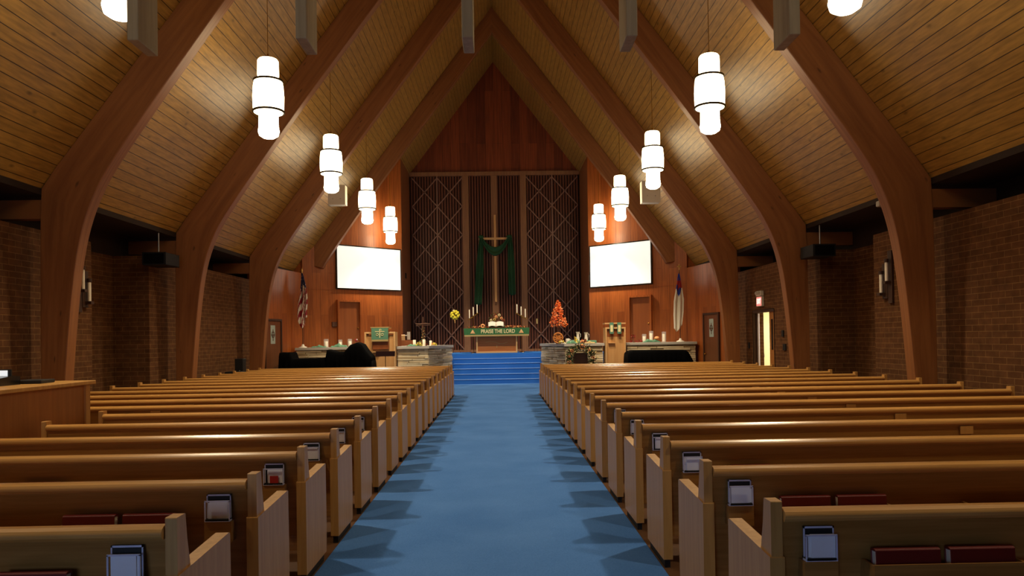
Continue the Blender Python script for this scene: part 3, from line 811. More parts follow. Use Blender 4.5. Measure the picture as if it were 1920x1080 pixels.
for s, nm in ((-1, 'left'), (1, 'right')):
    xa, xb = (-6.62, -4.42) if s < 0 else (4.34, 6.64)
    t = stone_block('stone_ledge', 'long low stone wall behind the %s, with a flag and candles on it' % ('black-draped piano' if s < 0 else 'black-covered organ'),
                    [(xa, YL), (xb, YL)], SH, 0, 'long low stone walls')
    MB().box(xa+.03, xb-.03, YL+.1, YL+.5, .002, SH-.08).obj('core', M['mortar'], t)
    MB().box(xa-.03, xb+.04, YL-.06, YL+.54, SH-.085, SH).obj('cap_slab', M['slab'], t, bevel=.008)

# ---------------------------------------------------------------- pulpit (left) and lectern (right)
YP = 24.35
A = P(683, 623, YP); B = P(741, 622, YP)
w = B.x-A.x; hz = (A.z+B.z)/2
pu = thing('pulpit', 'pale oak pulpit with a green embroidered cloth over its top', 'pulpit', (A.x, YP, 0))
MB().box(.05, w-.05, .06, .5, 0, hz-.1).obj('front_panel', M['light_oak'], pu)
MB().box(0, .06, 0, .55, 0, hz).box(w-.06, w, 0, .55, 0, hz).box(.06, w-.06, 0, .55, hz-.055, hz).obj('frame', M['light_oak_x'], pu, bevel=.006)
c0 = .33*w/1.; xx0, xx1 = P(698, 600, YP).x-A.x, P(727, 600, YP).x-A.x
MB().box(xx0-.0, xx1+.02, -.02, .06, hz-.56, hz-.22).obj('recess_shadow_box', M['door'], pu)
MB().box(xx0-.04, xx1+.04, -.05, .5, hz+.10, hz+.15).prism([(.04, hz), (.46, hz), (.46, hz+.11), (-.02, hz+.11)], 'x', xx0+.05, xx1-.05).obj('book_rest', M['light_oak_x'], pu)
MB().box(xx0, xx0+.22, -.02, .06, hz-.66, hz-.63).obj('ledge', M['light_oak_x'], pu)
pc = thing('pulpit_cloth', 'green cloth with a gold cross emblem hanging on the pulpit', 'cloth', (A.x+(xx0+xx1)/2, YP-.06, hz+.152))
hw = (xx1-xx0)/2+.02
MB().box(-hw-.03, hw+.03, -.02, .44, 0, .008).box(-hw, hw, -.022, -.012, -.40, .008).obj('cloth', M['green_pale'], pc)
MB().box(-hw, hw, -.024, -.01, -.46, -.40).box(-hw-.03, hw+.03, -.026, -.018, -.02, .01).obj('fringe', M['gold_trim'], pc)
mb = MB().box(-.012, .012, -.03, -.023, -.34, -.06).box(-.15, .15, -.03, -.023, -.15, -.13)
mb.tube([(.0+.05*math.sin(q*PI/8), -.027, -.10+.04*math.cos(q*PI/8)) for q in range(9)], .008, 5)
for dx in (-.08, .08): mb.tube([(dx+.04*math.cos(q*PI/6), -.027, -.24+.035*math.sin(q*PI/6)) for q in range(13)], .009, 5)
mb.obj('emblem', M['cream'], pc)

A = P(1135, 614, YP); B = P(1173, 613, YP); w = B.x-A.x; hz = A.z
le = thing('lectern', 'narrow pale oak lectern draped with two sage stoles, right of the wreath', 'lectern', (A.x, YP, 0))
MB().box(.03, w-.03, .06, .5, 0, hz-.16).obj('front_panel', M['light_oak'], le)
MB().box(0, .05, 0, .55, 0, hz).box(w-.05, w, 0, .55, 0, hz).box(.05, w-.05, 0, .55, hz-.05, hz).obj('frame', M['light_oak_x'], le, bevel=.006)
MB().box(-.02, w+.0, -.03, .5, hz+.11, hz+.15).box(w/2-.15, w/2+.15, .1, .4, hz, hz+.11).obj('book_rest', M['light_oak_x'], le)
MB().box(.1, .32, -.0, .06, hz-.52, hz-.5).obj('ledge', M['light_oak_x'], le)
MB().box(.06, w-.06, .055, .061, hz-.3, hz-.05).obj('opening', M['door'], le)
for dx, wh in ((.2, 'left'), (.45, 'right')):
    o = MB().box(-.065, .065, -.012, 0, -.36, .008).box(-.065, .065, 0, .45, 0, .008).box(-.04, .04, -.016, -.011, -.3, -.08, 1).obj('stole', [M['green_pale'], M['cream']], loc=(A.x+dx, YP-.035, hz+.151))
    tag(o, '%s one of two sage green stoles hanging from the lectern' % wh, 'stole', 'stoles on the lectern')

# music stand in front of the pulpit
A = P(704, 659, 23.6); B = P(740, 659, 23.6); c = (A.x+B.x)/2
ms = thing('music_stand', 'dark music stand in front of the pulpit', 'music stand', (c, 23.6, 0))
MB().prism([(0, A.z-.0-.16), (.04, A.z-.16), (.1, A.z), (.06, A.z)], 'x', A.x-c, B.x-c).obj('desk_plate', M['dark_red'], ms)
MB().tube([(0, .05, .05), (0, .05, A.z-.1)], .011, 8).obj('pole', M['black'], ms)
for q in range(3):
    a_ = 2*PI*q/3; MB().tube([(0, .05, .16), (.25*math.cos(a_), .05+.25*math.sin(a_), .01)], .009, 6).obj('leg', M['black'], ms)

# ---------------------------------------------------------------- draped instruments
def draped(name, label, cat, prof, Y, depth, seed):
    """cloth lying over an instrument: the ridge height follows prof (x, z), falls to the floor front and back"""
    t = thing(name, label, cat, (0, Y, 0)); rr = random.Random(seed)
    xs = [p.x for p in prof]; zs = [p.z for p in prof]
    def top(x):
        for i in range(len(xs)-1):
            if xs[i] <= x <= xs[i+1]: return zs[i]+(zs[i+1]-zs[i])*(x-xs[i])/max(1e-6, xs[i+1]-xs[i])
        return zs[-1]
    n = 130; m = 24
    def fn(u, v):
        x = xs[0]+(xs[-1]-xs[0])*u; h = top(x)
        w = abs(2*v-1)          # 0 middle, 1 hem
        fold = .03*math.sin(x*23+2*math.sin(x*5))+.02*math.sin(x*41)
        if w < .55: y = (v-.5)/.275*depth/2*.98; z = h - .05*w*w
        else:
            k = (w-.55)/.45; sgn = -1 if v < .5 else 1; y = sgn*(depth/2+(.05+fold)*k+.02); z = h*(1-k)+.012*k-.015*(1-k)
        return (x, y, z)
    mb = MB(); mb.grid(fn, n, m)
    # end curtains
    for ue in (0, 1):
        def en(u, v, ue=ue):
            x, y, z = fn(ue, u); return (x+(.03 if ue else -.03)*math.sin(v*2), y, .012+(z-.012)*(1-v))
        mb.grid(en, m, 6)
    mb.obj('cloth', M['black_cloth'], t, solid=.008)
    return t
prof = [P(x, y, 23.0) for x, y in ((526, 661), (545, 661), (549, 672.5), (612, 671), (614, 655.5), (630, 660), (646, 660), (658, 646), (670, 642), (678, 645), (686, 657), (696, 668), (697.5, 676))]
pn = draped('covered_piano', 'grand piano under a black cloth that peaks near the pulpit', 'piano', prof, 23.3, .9, 1)
for x in (-6.2, -4.3): MB().box(x-.06, x+.06, -.05, .05, 0, .7).obj('leg', M['black_gloss'], pn)
prof = [P(x, y, 23.4) for x, y in ((1176, 663), (1179, 659), (1186, 656.5), (1284, 656), (1288, 659), (1294, 669), (1297.5, 676))]
draped('covered_organ', 'low organ console under a smooth black cloth before the right stone wall', 'organ', prof, 23.6, .8, 2)

# ---------------------------------------------------------------- things on the stone walls
def candle(px, py, hh, r, Y, label, glass=True, base=SH, grp='white candles on the stone walls', col='candle'):
    A = P(px, py, Y); t = thing('pillar_candle', label, 'candle', (A.x, Y, base), group=grp)
    MB().lathe([(r, 0.02 if glass else 0), (r, hh), (r*.8, hh+.003)], seg=14).obj('wax', M[col], t)
    MB().tube([(0, 0, hh), (0, 0, hh+.02)], .003, 5).obj('wick', M['black'], t)
    if glass:
        MB().lathe([(r*1.6, .0), (r*1.6, .012), (r*1.5, .02)], seg=14).lathe([(r*1.45, .02), (r*1.55, hh*.5), (r*1.5, hh+.08)], seg=14, caps=False).obj('glass_chimney', M['glass'], t)
    return t
YS = 25.0
candle(611.5, 640, .20, .055, YS, 'white candle in glass on the left long wall, farthest from the pulpit')
candle(638, 640, .17, .045, YS, 'white candle in glass on the left long wall, middle of three')
candle(656, 640, .19, .05, YS, 'white candle in glass on the left long wall, closest to the pulpit')
candle(1208, 635, .20, .05, YS, 'white candle in round glass, right wall, next to the small figurine')
candle(1221, 631, .30, .05, YS, 'tallest white candle in glass, standing behind the green cloth at right')
candle(1245, 633, .27, .05, YS, 'white candle in glass, alone near the middle of the right long wall')
candle(777, 640, .20, .05, YI+.25, 'short white pillar candle left of the thorn cross', False)
candle(795, 640, .21, .05, YI+.25, 'white pillar candle just right of the thorn cross foot', False)
candle(807.5, 640, .17, .045, YI+.35, 'white pillar candle near the corner of the left stone wall', False)
def cloth_heap(px0, px1, py, Y, label, mat, base=SH, hgt=.1, seed=3, dep=.2):
    A = P(px0, py, Y); B = P(px1, py, Y); rr = random.Random(seed); w = B.x-A.x
    def fn(u, v):
        e = math.sin(PI*u)**.6*math.sin(PI*v)**.6
        return (A.x+w*u, Y+(v-.5)*dep, base+.004+e*hgt*(.62+.2*math.sin(u*13+seed)+.12*math.sin(v*7+seed*2)+.1*math.sin(u*29)))
    o = MB().grid(fn, 26, 10).obj('folded_cloth', M[mat], solid=.006)
    return tag(o, label, 'cloth')
cloth_heap(584, 612, 650, YS-.12, 'rumpled green cloth on the far left end of the left wall', 'green_pale', seed=1)
cloth_heap(620, 652, 650, YS-.12, 'rumpled green cloth in front of the candles near the piano', 'green_pale', seed=2, hgt=.13)
cloth_heap(1205, 1238, 640, YS-.12, 'green cloth bunched around the tall candle at right', 'green_pale', seed=4, hgt=.15)
cloth_heap(763, 790, 650, YI+.08, 'sage cloth spilling over the left stone wall beside the yellow leaves', 'green_pale', seed=5, hgt=.08)
cloth_heap(1062, 1082, 645, YI+.08, 'sage green cloth under the white pitchers', 'green_pale', seed=6, hgt=.14)
cloth_heap(1096, 1116, 645, YI+.08, 'pale folded cloth at the lectern end of the right stone wall', 'gold_trim', seed=8, hgt=.08)
def leaves(px0, px1, py, Y, label, mats, n, base=SH, hgt=.12, size=.1, name='autumn_leaves', dep=.12):
    A = P(px0, py, Y); B = P(px1, py, Y); mb = MB()
    for i in range(n):
        u = R.random(); mb.leaf((A.x+(B.x-A.x)*u, Y+R.uniform(-dep, dep), base+size*.35+R.uniform(0, hgt)*math.sin(PI*u)), R.uniform(.6, 1.1)*size, R.randrange(len(mats)), .7)
    return tag(mb.obj(name, [M[m] for m in mats]), label, 'leaves')
leaves(781, 790, 645, YI+.02, 'yellow silk leaves at the foot of the left candles', ['yellow', 'gold', 'cream'], 34, hgt=.1)
leaves(808, 818, 645, YI+.3, 'yellow and pink leaves trailing over the left wall corner', ['gold', 'orange2', 'yellow'], 26, hgt=.06)
leaves(785, 800, 640, YI+.45, 'olive leaves gathered around the thorn cross foot', ['leafgreen', 'rust', 'green_pale'], 50, hgt=.22)
leaves(1048, 1060, 645, YI-.0, 'yellow leaves beside the wicker ring on the right wall', ['yellow', 'gold', 'cream'], 34, hgt=.08)
leaves(1075, 1085, 645, YI+.15, 'yellow leaves between the white pitchers', ['yellow', 'gold'], 26, hgt=.2)
leaves(1088, 1102, 645, YI+.2, 'pink and brown leaves around the rightmost pitcher', ['rust', 'orange2', 'brown'], 34, hgt=.12)
leaves(1195, 1206, 640, YS, 'small dark red leaves by the figurine', ['rust', 'flagred'], 26, hgt=.08, size=.07)
A = P(1231, 636, YS-.1); o = MB().ball((0, 0, .075), .075, 14, 0, (1.15, 1, .85)).tube([(0, 0, .13), (.01, 0, .17)], .01, 6, 1).obj('small_pumpkin', [M['orange2'], M['brown']], loc=(A.x, YS-.16, SH+.06))
tag(o, 'small orange gourd on the green cloth at right', 'gourd')
# figurine
A = P(1187, 640, YS)
fg = thing('floral_figurine', 'small dark red flower ornament at the lectern end of the right wall', 'ornament', (A.x, YS, SH))
MB().lathe([(.06, 0), (.05, .02), (.012, .04), (.012, .2)], seg=12).obj('stem', M['brown'], fg)
mb = MB()
for i in range(40): mb.leaf((R.uniform(-.07, .07), R.uniform(-.04, .04), R.uniform(.14, .26)), .06, i % 2)
for i in range(26): mb.leaf((R.uniform(-.14, .14), R.uniform(-.04, .04), R.uniform(.02, .07)), .05, 1)
mb.obj('blossoms', [M['rust'], M['flagred']], fg)
# red blossom by the piano
A = P(670, 648, 24.3)
A2 = P(668, 640, YS)
o = MB().tube([(0, 0, 0), (0, 0, .2)], .006, 6, 1).ball((0, 0, .22), .05, 8, 0).ball((.03, -.03, .24), .025, 6, 2).obj('red_flower', [M['flagred'], M['leafgreen'], M['white']], loc=(A2.x, YS, SH))
tag(o, 'single dark red flower poking up behind the black cloth', 'flower')

# thorn cross on the left stone wall
A = P(793, 594, YI+.4)
tc = thing('thorn_cross', 'rough dark branch cross wound with thorns on the left stone wall', 'cross', (A.x, YI+.4, SH))
hh = A.z-SH
MB().tube([(0, 0, 0), (.015, 0, hh*.3), (-.01, 0, hh*.6), (.005, 0, hh)], [.035, .03, .03, .018], 8).obj('upright', M['brown'], tc)
MB().tube([(-.25, 0, hh*.76), (-.1, -.01, hh*.745), (.08, 0, hh*.76), (.24, 0, hh*.75)], [.016, .026, .026, .014], 8).tube([(-.24, .01, hh*.69), (0, 0, hh*.70), (.22, .01, hh*.71)], .012, 6).obj('crossbar', M['brown'], tc)
mb = MB()
for i in range(70):
    q = i/69; a_ = q*40; mb.leaf((.05*math.cos(a_), .05*math.sin(a_), hh*(.05+.6*q)), .05, 0 if i % 4 else 1)
mb.obj('thorn_winding', [M['leafgreen'], M['orange2']], tc)
MB().lathe([(.12, 0), (.12, .02), (.03, .04)], seg=14).obj('foot', M['brown'], tc)
# low wooden chair / kneeler behind left wall with a white item
A = P(753, 642, 26.9); B = P(776, 642, 26.9)
o = thing('wooden_reading_desk', 'small wooden desk with papers, behind the left stone wall', 'desk', (A.x, 26.9, LEVEL))
ww = B.x-A.x
hgt_ = P(760, 638, 26.9).z-LEVEL
MB().box(0, ww, 0, .4, 0, hgt_).obj('body', M['door'], o)
MB().prism([(0, hgt_), (.12, hgt_), (.0, hgt_+.2), (-.03, hgt_+.18)], 'x', .0, .12).obj('sloped_top', M['light_oak'], o)
MB().box(.06, .2, .0, .02, hgt_+.16, hgt_+.19).obj('paper', M['white'], o)
A = P(766, 625, 27.0)
o = MB().box(-.07, .07, 0, .02, 0, .32).box(-.055, .055, -.004, 0, .02, .30, 1).obj('picture_card', [M['brown'], M['slab']], loc=(A.x, 27.05, LEVEL+hgt_), rot=(-.0, 0, 0))
tag(o, 'dim upright card standing on the small reading desk', 'card')

# autumn tree, wicker ring, pitchers, wreath on the right
A = P(1046, 565, YI+.6); zt = A.z
tr = thing('autumn_tree', 'bright orange artificial leaf tree on the right stone wall', 'tree', (A.x, YI+.6, SH))
th_ = zt-SH
MB().tube([(0, 0, 0), (.01, 0, th_*.5), (0, 0, th_*.9)], [.02, .016, .008], 8).obj('trunk', M['brown'], tr)
MB().lathe([(.09, 0), (.09, .04), (.03, .06)], seg=14).obj('foot', M['brown'], tr)
mb = MB(); z0_ = P(1046, 612, YI+.6).z-SH
for i in range(520):
    q = R.random()**1.15; z = z0_+(th_-z0_)*q; rm = (.29*(1-q)**.9+.05)
    a_ = R.uniform(0, 2*PI); r_ = rm*math.sqrt(R.uniform(.15, 1)); mb.leaf((r_*math.cos(a_), r_*.8*math.sin(a_), z-.03*math.sin(a_*5)), R.uniform(.05, .085), R.choice((0, 0, 1)), .8)
mb.obj('foliage', [M['orange'], M['orange2']], tr)
A = P(1046, 632, YI+.35)
o = thing('wicker_ring', 'round amber wicker disc leaning beneath the orange tree', 'decoration', (A.x, YI+.32, SH))
MB().tube([(.155*math.cos(q*PI/10), 0, .19+.165*math.sin(q*PI/10)) for q in range(21)], .028, 8).obj('rim', M['wicker'], o)
mb = MB()
for q in range(9):
    a_ = q*2*PI/9; mb.tube([(0, .01, .19), (.07*math.cos(a_+.4), -.012, .19+.07*math.sin(a_+.4)), (.15*math.cos(a_), .01, .19+.15*math.sin(a_))], .022, 6)
mb.obj('woven_centre', M['wicker'], o)
def pitcher(px, hh, r, Y, label, mug=False, base=SH):
    A = P(px, 640, Y); t = thing('white_pitcher', label, 'pitcher', (A.x, Y, base), group='white pitchers on the right wall')
    if mug: MB().lathe([(r*.8, 0), (r, hh*.3), (r, hh*.8), (r*.85, hh)], seg=16).obj('body', M['white'], t)
    else: MB().lathe([(r*.9, 0), (r*.95, hh*.1), (r*.7, hh*.55), (r*.75, hh*.8), (r*1.2, hh)], seg=16).obj('body', M['white'], t)
    MB().tube([(r*.8, 0, hh*.85), (r*1.5, 0, hh*.75), (r*1.5, 0, hh*.4), (r*.85, 0, hh*.25)], .01, 6).obj('handle', M['white'], t)
    return t
o = MB().box(-.5, .5, -.14, .14, 0, .1).obj('display_riser', M['green_pale'], loc=(P(1090, 640, YI+.45).x, YI+.45, SH), bevel=.02)
tag(o, 'cloth covered riser under the white pitchers', 'riser')
pitcher(1064.5, .17, .07, YI+.2, 'squat white pitcher closest to the wicker disc', True)
pitcher(1083.5, .29, .06, YI+.45, 'tall flared white pitcher, middle of the three', base=SH+.1)
pitcher(1099, .27, .065, YI+.45, 'tall white pitcher closest to the lectern', base=SH+.1)

YW = YI-.25
A = P(1062, 675, YW); B = P(1116, 675, YW); C = P(1090, 650, YW)
cx_, rw = (A.x+B.x)/2, (B.x-A.x)/2-.07; cz = C.z-rw
wr = thing('sunflower_wreath', 'wreath of leaves and pink-brown sunflowers against the right stone wall', 'wreath', (cx_, YW, cz))
mb = MB().tube([(rw*math.cos(q*PI/12), .03, rw*math.sin(q*PI/12)) for q in range(25)], .05, 8, 0)
for i in range(900):
    a_ = R.uniform(0, 2*PI); r_ = rw+R.gauss(0, .06); mb.leaf((r_*math.cos(a_), R.uniform(-.11, .03), r_*math.sin(a_)), R.uniform(.07, .11), R.choice((0, 0, 1, 2)))
mb.obj('leaf_ring', [M['leafgreen'], M['brown'], M['gold_trim']], wr)
for a_, sz in ((1.45, .1), (3.45, .1), (.1, .06), (2.4, .06), (.8, .05), (5.6, .06), (2.9, .05)):
    mb = MB(); cx2, cz2 = rw*math.cos(a_), rw*math.sin(a_)
    for q in range(12):
        b2 = 2*PI*q/12; mb.leaf((cx2+sz*.7*math.cos(b2), -.09, cz2+sz*.7*math.sin(b2)), sz*.8, 0, .7)
        mb.ball((cx2+sz*.62*math.cos(b2), -.085, cz2+sz*.62*math.sin(b2)), sz*.3, 6, 0, (1, .4, 1))
    mb.ball((cx2, -.1, cz2), sz*.42, 8, 1, (1, .5, 1)); mb.obj('sunflower', [M['orange2'], M['brown']], wr)
A = P(1089, 672, YI-.3)
o = thing('wreath_easel', 'dark stand carrying the sunflower wreath', 'stand', (cx_, YW+.1, 0))
MB().box(-.24, .24, .02, .05, .0, cz+.2).obj('board', M['brown'], o)
MB().box(-.3, .3, -.1, .06, cz-rw-.1, cz-rw-.07).obj('shelf', M['brown'], o)
o = MB().box(-.12, .12, -.06, .06, 0, .08).obj('folded_card_box', M['cream'], loc=(A.x, YW-.02+.05, cz-rw-.068+.0)); o.location.y = YW+.04
tag(o, 'small cream box at the bottom of the sunflower wreath', 'box')

# ---------------------------------------------------------------- flags
def flagpole(px, ytop, label, fin, name):
    A = P(px, 650, YS+.05); Tp = P(px, ytop, YS+.05)
    t = thing(name, label, 'flag', (A.x, YS+.05, SH)); hh = Tp.z-SH
    MB().lathe([(.13, 0), (.13, .03), (.06, .05), (.03, .12)], seg=18).obj('base', M['marble'], t)
    MB().tube([(0, 0, .08), (0, 0, hh-.2)], .014, 8).obj('pole', M['brown'], t)
    if fin == 'cross': MB().box(-.012, .012, -.01, .01, hh-.28, hh).box(-.065, .065, -.01, .01, hh-.1, hh-.07).obj('finial', M['gold'], t)
    else: MB().lathe([(.02, hh-.2), (.008, hh-.16), (.03, hh-.1), (.008, hh-.04), (.002, hh)], seg=10).obj('finial', M['gold'], t)
    return t, hh
t, hh = flagpole(568, 502, 'flag with red and white stripes hanging folded on its pole', 'eagle', 'striped_flag')
zt_ = P(565, 512, YS).z-SH; zb_ = P(572, 616, YS).z-SH
def usf(u, v):
    w = .03+.17*min(1, v*1.6); z = zt_-(zt_-zb_)*v*(.80+.20*math.sin(PI*min(1, u*1.1)))
    x = (u-.42)*w*1.6+.03*math.sin(v*5); return (x, -.03-.05*math.sin(u*5*PI)*min(1, v*2+.2), z)
mb = MB(); nu, nv = 30, 40; mb.grid(usf, nu, nv)
for j in range(nv):
    for i in range(nu):
        u, v = (i+.5)/nu, (j+.5)/nv
        q = (v*.9+u*1.1+.12*math.sin(u*9))
        mb.m[j*nu+i] = 0 if v < .28+.06*math.sin(u*8) else (1 if int(q*9) % 2 else 2)
        if v < .28 and (i*7+j*5) % 23 == 0: mb.m[j*nu+i] = 2
mb.obj('flag_cloth', [M['navy'], M['flagred'], M['flagwhite']], t, solid=.004)
t, hh = flagpole(1276, 495, 'white flag with a blue top and red cross under a gold cross finial', 'cross', 'christian_flag')
zt_ = P(1276, 513, YS).z-SH; zb_ = P(1272, 622, YS).z-SH
def chf(u, v):
    w = .03+.19*min(1, v*2.0)-.06*max(0, v-.75)*3*(1 if True else 0); z = zt_-(zt_-zb_)*v*(1-.10*abs(u-.35)**1.2*2)
    x = (u-.5)*w*1.55-.02-.06*v*v; return (x, -.03-.035*math.sin(u*4*PI)*min(1, v*2+.2), z)
mb = MB(); mb.grid(chf, nu, nv)
for j in range(nv):
    for i in range(nu):
        u, v = (i+.5)/nu, (j+.5)/nv
        lim = .40-.5*abs(u-.5)*.28*2
        mb.m[j*nu+i] = 0 if v < lim else 2
        if v < lim and ((.13 < v < .19+.1*u) or (abs(u-.35) < .12 and .08 < v < .27)): mb.m[j*nu+i] = 1
mb.obj('flag_cloth', [M['blue'], M['flagred'], M['flagwhite']], t, solid=.004)

# ---------------------------------------------------------------- on the splayed walls: screens, doors
def on_wall(name, label, cat, s, group=None):
    A, th, ln = SP[s]; return thing(name, label, cat, A, th, group)
for s, c in ((-1, ((629, 458), (750.5, 468), (628.5, 541.5), (751, 546.5))), (1, ((1223, 449.5), (1106.5, 461), (1224, 532), (1107, 541)))):
    u0, z0 = on_splay(s, *c[0]); u1, z1 = on_splay(s, *c[1]); u2, z2 = on_splay(s, *c[2]); u3, z3 = on_splay(s, *c[3])
    ua, ub = (u0+u2)/2, (u1+u3)/2; zt_, zb_ = (z0+z1)/2, (z2+z3)/2
    ua, ub = min(ua, ub), max(ua, ub)
    t = on_wall('projection_screen', 'lit white projection screen on the %s panelled wall' % ('left' if s < 0 else 'right'), 'screen', s, 'white projection screens')
    sg = -1 if s > 0 else 1   # nave side in local y
    def Y(a, b_): return tuple(sorted((sg*a, sg*b_)))
    MB().box(ua, ub, *Y(.002, .05), zb_, zt_).obj('back_panel', M['black'], t)
    mb = MB(); e = .04
    mb.box(ua, ub, *Y(.05, .07), zt_-e, zt_).box(ua, ub, *Y(.05, .07), zb_, zb_+e).box(ua, ua+e, *Y(.05, .07), zb_+e, zt_-e).box(ub-e, ub, *Y(.05, .07), zb_+e, zt_-e)
    mb.obj('frame', M['black_gloss'], t)
    MB().box(ua+e, ub-e, *Y(.05, .056), zb_+e, zt_-e).obj('screen_surface', M['screen'], t)
for s, c, k in ((-1, ((630.5, 561.5), (675.5, 564)), 3), (1, ((1179.5, 554.5), (1223, 553)), 4)):
    u0, z0 = on_splay(s, *c[0]); u1, z1 = on_splay(s, *c[1]); ua, ub = min(u0, u1), max(u0, u1); zt_ = (z0+z1)/2; sg = -1 if s > 0 else 1
    A, th, ln = SP[s]
    def Y(a, b_): return tuple(sorted((sg*a, sg*b_)))
    o = MB().box(ua+.07, ub-.07, *Y(.002, .03), LEVEL, zt_-.07).obj('door_%d' % k, M['door'], loc=A, rot=(0, 0, th)); struct(o)
    MB().box(ua, ua+.07, *Y(.0, .10), LEVEL, zt_).box(ub-.07, ub, *Y(.0, .10), LEVEL, zt_).box(ua+.07, ub-.07, *Y(.0, .10), zt_-.07, zt_).obj('door_frame', M['red_panel'], o)
    MB().ball((ua+.14 if s < 0 else ub-.14, sg*.06, LEVEL+1.0), .03, 8).obj('door_knob', M['brass'], o)
# small wall box by the left door, thermostat-like
u0, z0 = on_splay(-1, 626, 608); A, th, ln = SP[-1]
o = MB().box(u0-.09, u0+.09, .0, .06, z0-.08, z0+.08).obj('wall_box', M['brown'], loc=A, rot=(0, 0, th)); tag(o, 'small brown wall box beside the left chancel door', 'box')
# vents on the recess sides
for s, px, py in ((-1, 757.5, 517), (1, 1097, 523)):
    if s < 0:
        p = P(px, py, 29.4); o = MB().box(-PX+.001, -PX+.03, 29.3, 29.55, p.z-.1, p.z+.1).obj('vent_grille', M['black'])
        tag(o, 'small dark vent on the left side of the chancel recess', 'vent', 'chancel vents')
    else:
        u0, z0 = on_splay(1, 1100.5, 522); A, th, ln = SP[1]
        t = thing('wall_vent', 'small pale framed vent between the right screen and the recess', 'vent', A, th, 'chancel vents')
        MB().box(.02, .17, -.025, 0, z0-.12, z0+.12).obj('frame', M['slab'], t)
        MB().box(.045, .145, -.03, -.025, z0-.09, z0+.09).obj('grille', M['brown'], t)
# dark outer doors with a narrow pane
for s, k, (t0, t1) in ((-1, 1, (.475, .795)), (1, 2, (.365, .685))):
    A, th, ln = SQ[s]; sg = -s
    def Y(a, b_): return tuple(sorted((sg*a, sg*b_)))
    xa, xb = t0*ln, t1*ln; zt_ = 2.33
    o = MB().box(xa+.06, xb-.06, *Y(.002, .03), 0, zt_-.06).obj('door_%d' % k, M['dark_door'], loc=A, rot=(0, 0, th)); struct(o)
    MB().box(xa, xa+.06, *Y(.001, .06), 0, zt_).box(xb-.06, xb, *Y(.001, .06), 0, zt_).box(xa+.06, xb-.06, *Y(.001, .06), zt_-.06, zt_).obj('door_frame', M['dark_wood'], o)
    xm = (xa+xb)/2+.02; w_ = .15; z0_, z1_ = 1.55, 2.13
    MB().box(xm-w_, xm+w_, *Y(.03, .036), z0_, z1_).obj('pane', M['pane'], o)
    cz2 = (z0_+z1_)/2; yy = sg*.04
    mb = MB().tube([(xm+.09*math.cos(q*PI/8), yy, cz2+.09*math.sin(q*PI/8)) for q in range(17)], .012, 6).box(xm-.014, xm+.014, *Y(.036, .044), cz2-.2, cz2+.16).box(xm-.12, xm+.12, *Y(.036, .044), cz2-.03, cz2)
    mb.obj('pane_emblem', M['brown'], o)
    MB().ball((xa+.14, sg*.06, 1.0), .03, 8).obj('door_knob', M['brass'], o)

# pale wall boxes (speaker enclosures) under the roof
for s, px, py, wpx, hpx in ((-1, 631, 365, 32, 37), (1, 1221, 359, 35, 41)):
    Yb = 22.0; c = P(px, py, Yb); w = wpx*Yb/F; h = hpx*Yb/F
    t = thing('wall_speaker_box', 'off-white speaker box hanging behind the second %s pendant' % ('left' if s < 0 else 'right'), 'speaker', (c.x, Yb, c.z-h/2), group='off-white speaker boxes')
    MB().prism([(-w/2, 0), (w/2, 0), (w/2, h), (-w/2, h)], 'y', 0, .3).obj('cabinet', M['white_box'], t, bevel=.015)
    mb = MB()
    for q in (-.22, .22): mb.ball((q*w, -.004, h*.3), .018, 8)
    mb.obj('bolt', M['slab'], t)
    MB().tube([(0, .15, h), (0, .15, roof(c.x)-(c.z-h/2)+.02)], .012, 6).obj('hanger', M['brown'], t)

# black speakers on brackets high on the side walls
for s, yy in ((-1, 15.9), (1, 15.9)):
    t = thing('wall_speaker', 'black loudspeaker high on the %s brick wall, beside the second arch' % ('left' if s < 0 else 'right'), 'speaker', (s*7.19, yy+.15 if s > 0 else yy, 3.22), group='black loudspeakers on the side walls')
    def BX(a, b_): return tuple(sorted((-s*a, -s*b_)))
    zz = 0
    MB().prism([(BX(0.02, .5)[0], .0), (BX(.02, .5)[1], .0), (BX(.02, .5)[1], .26), (BX(.02, .5)[0], .26)], 'y', -.55, .1).obj('cabinet', M['black'], t, bevel=.02)
    MB().box(*BX(.06, .46), -.565, -.55, .03, .23).obj('grille', M['black_gloss'], t)
    MB().tube([(BX(.2, .2)[0], -.2, .26), (BX(.2, .2)[0], -.2, .70)], .015, 6).obj('hanger', M['steel'], t)
# spotlights tucked behind the near arch
for s, (px, py) in ((-1, (152, 402)), (1, (1660, 382))):
    c = P(px, py, 12.6)
    t = thing('eave_spotlight', 'small grey fixture under the eave behind the nearest arch, %s side' % ('left' if s < 0 else 'right'), 'light fixture', (c.x, 12.6, c.z-.05), group='small fixtures under the eaves')
    MB().box(-.14, .14, -.06, .06, 0, .1).obj('housing', M['slab'], t, bevel=.02)
    MB().tube([(0, 0, .1), (0, 0, EAVE-c.z+.05)], .012, 6).obj('stem', M['black'], t)

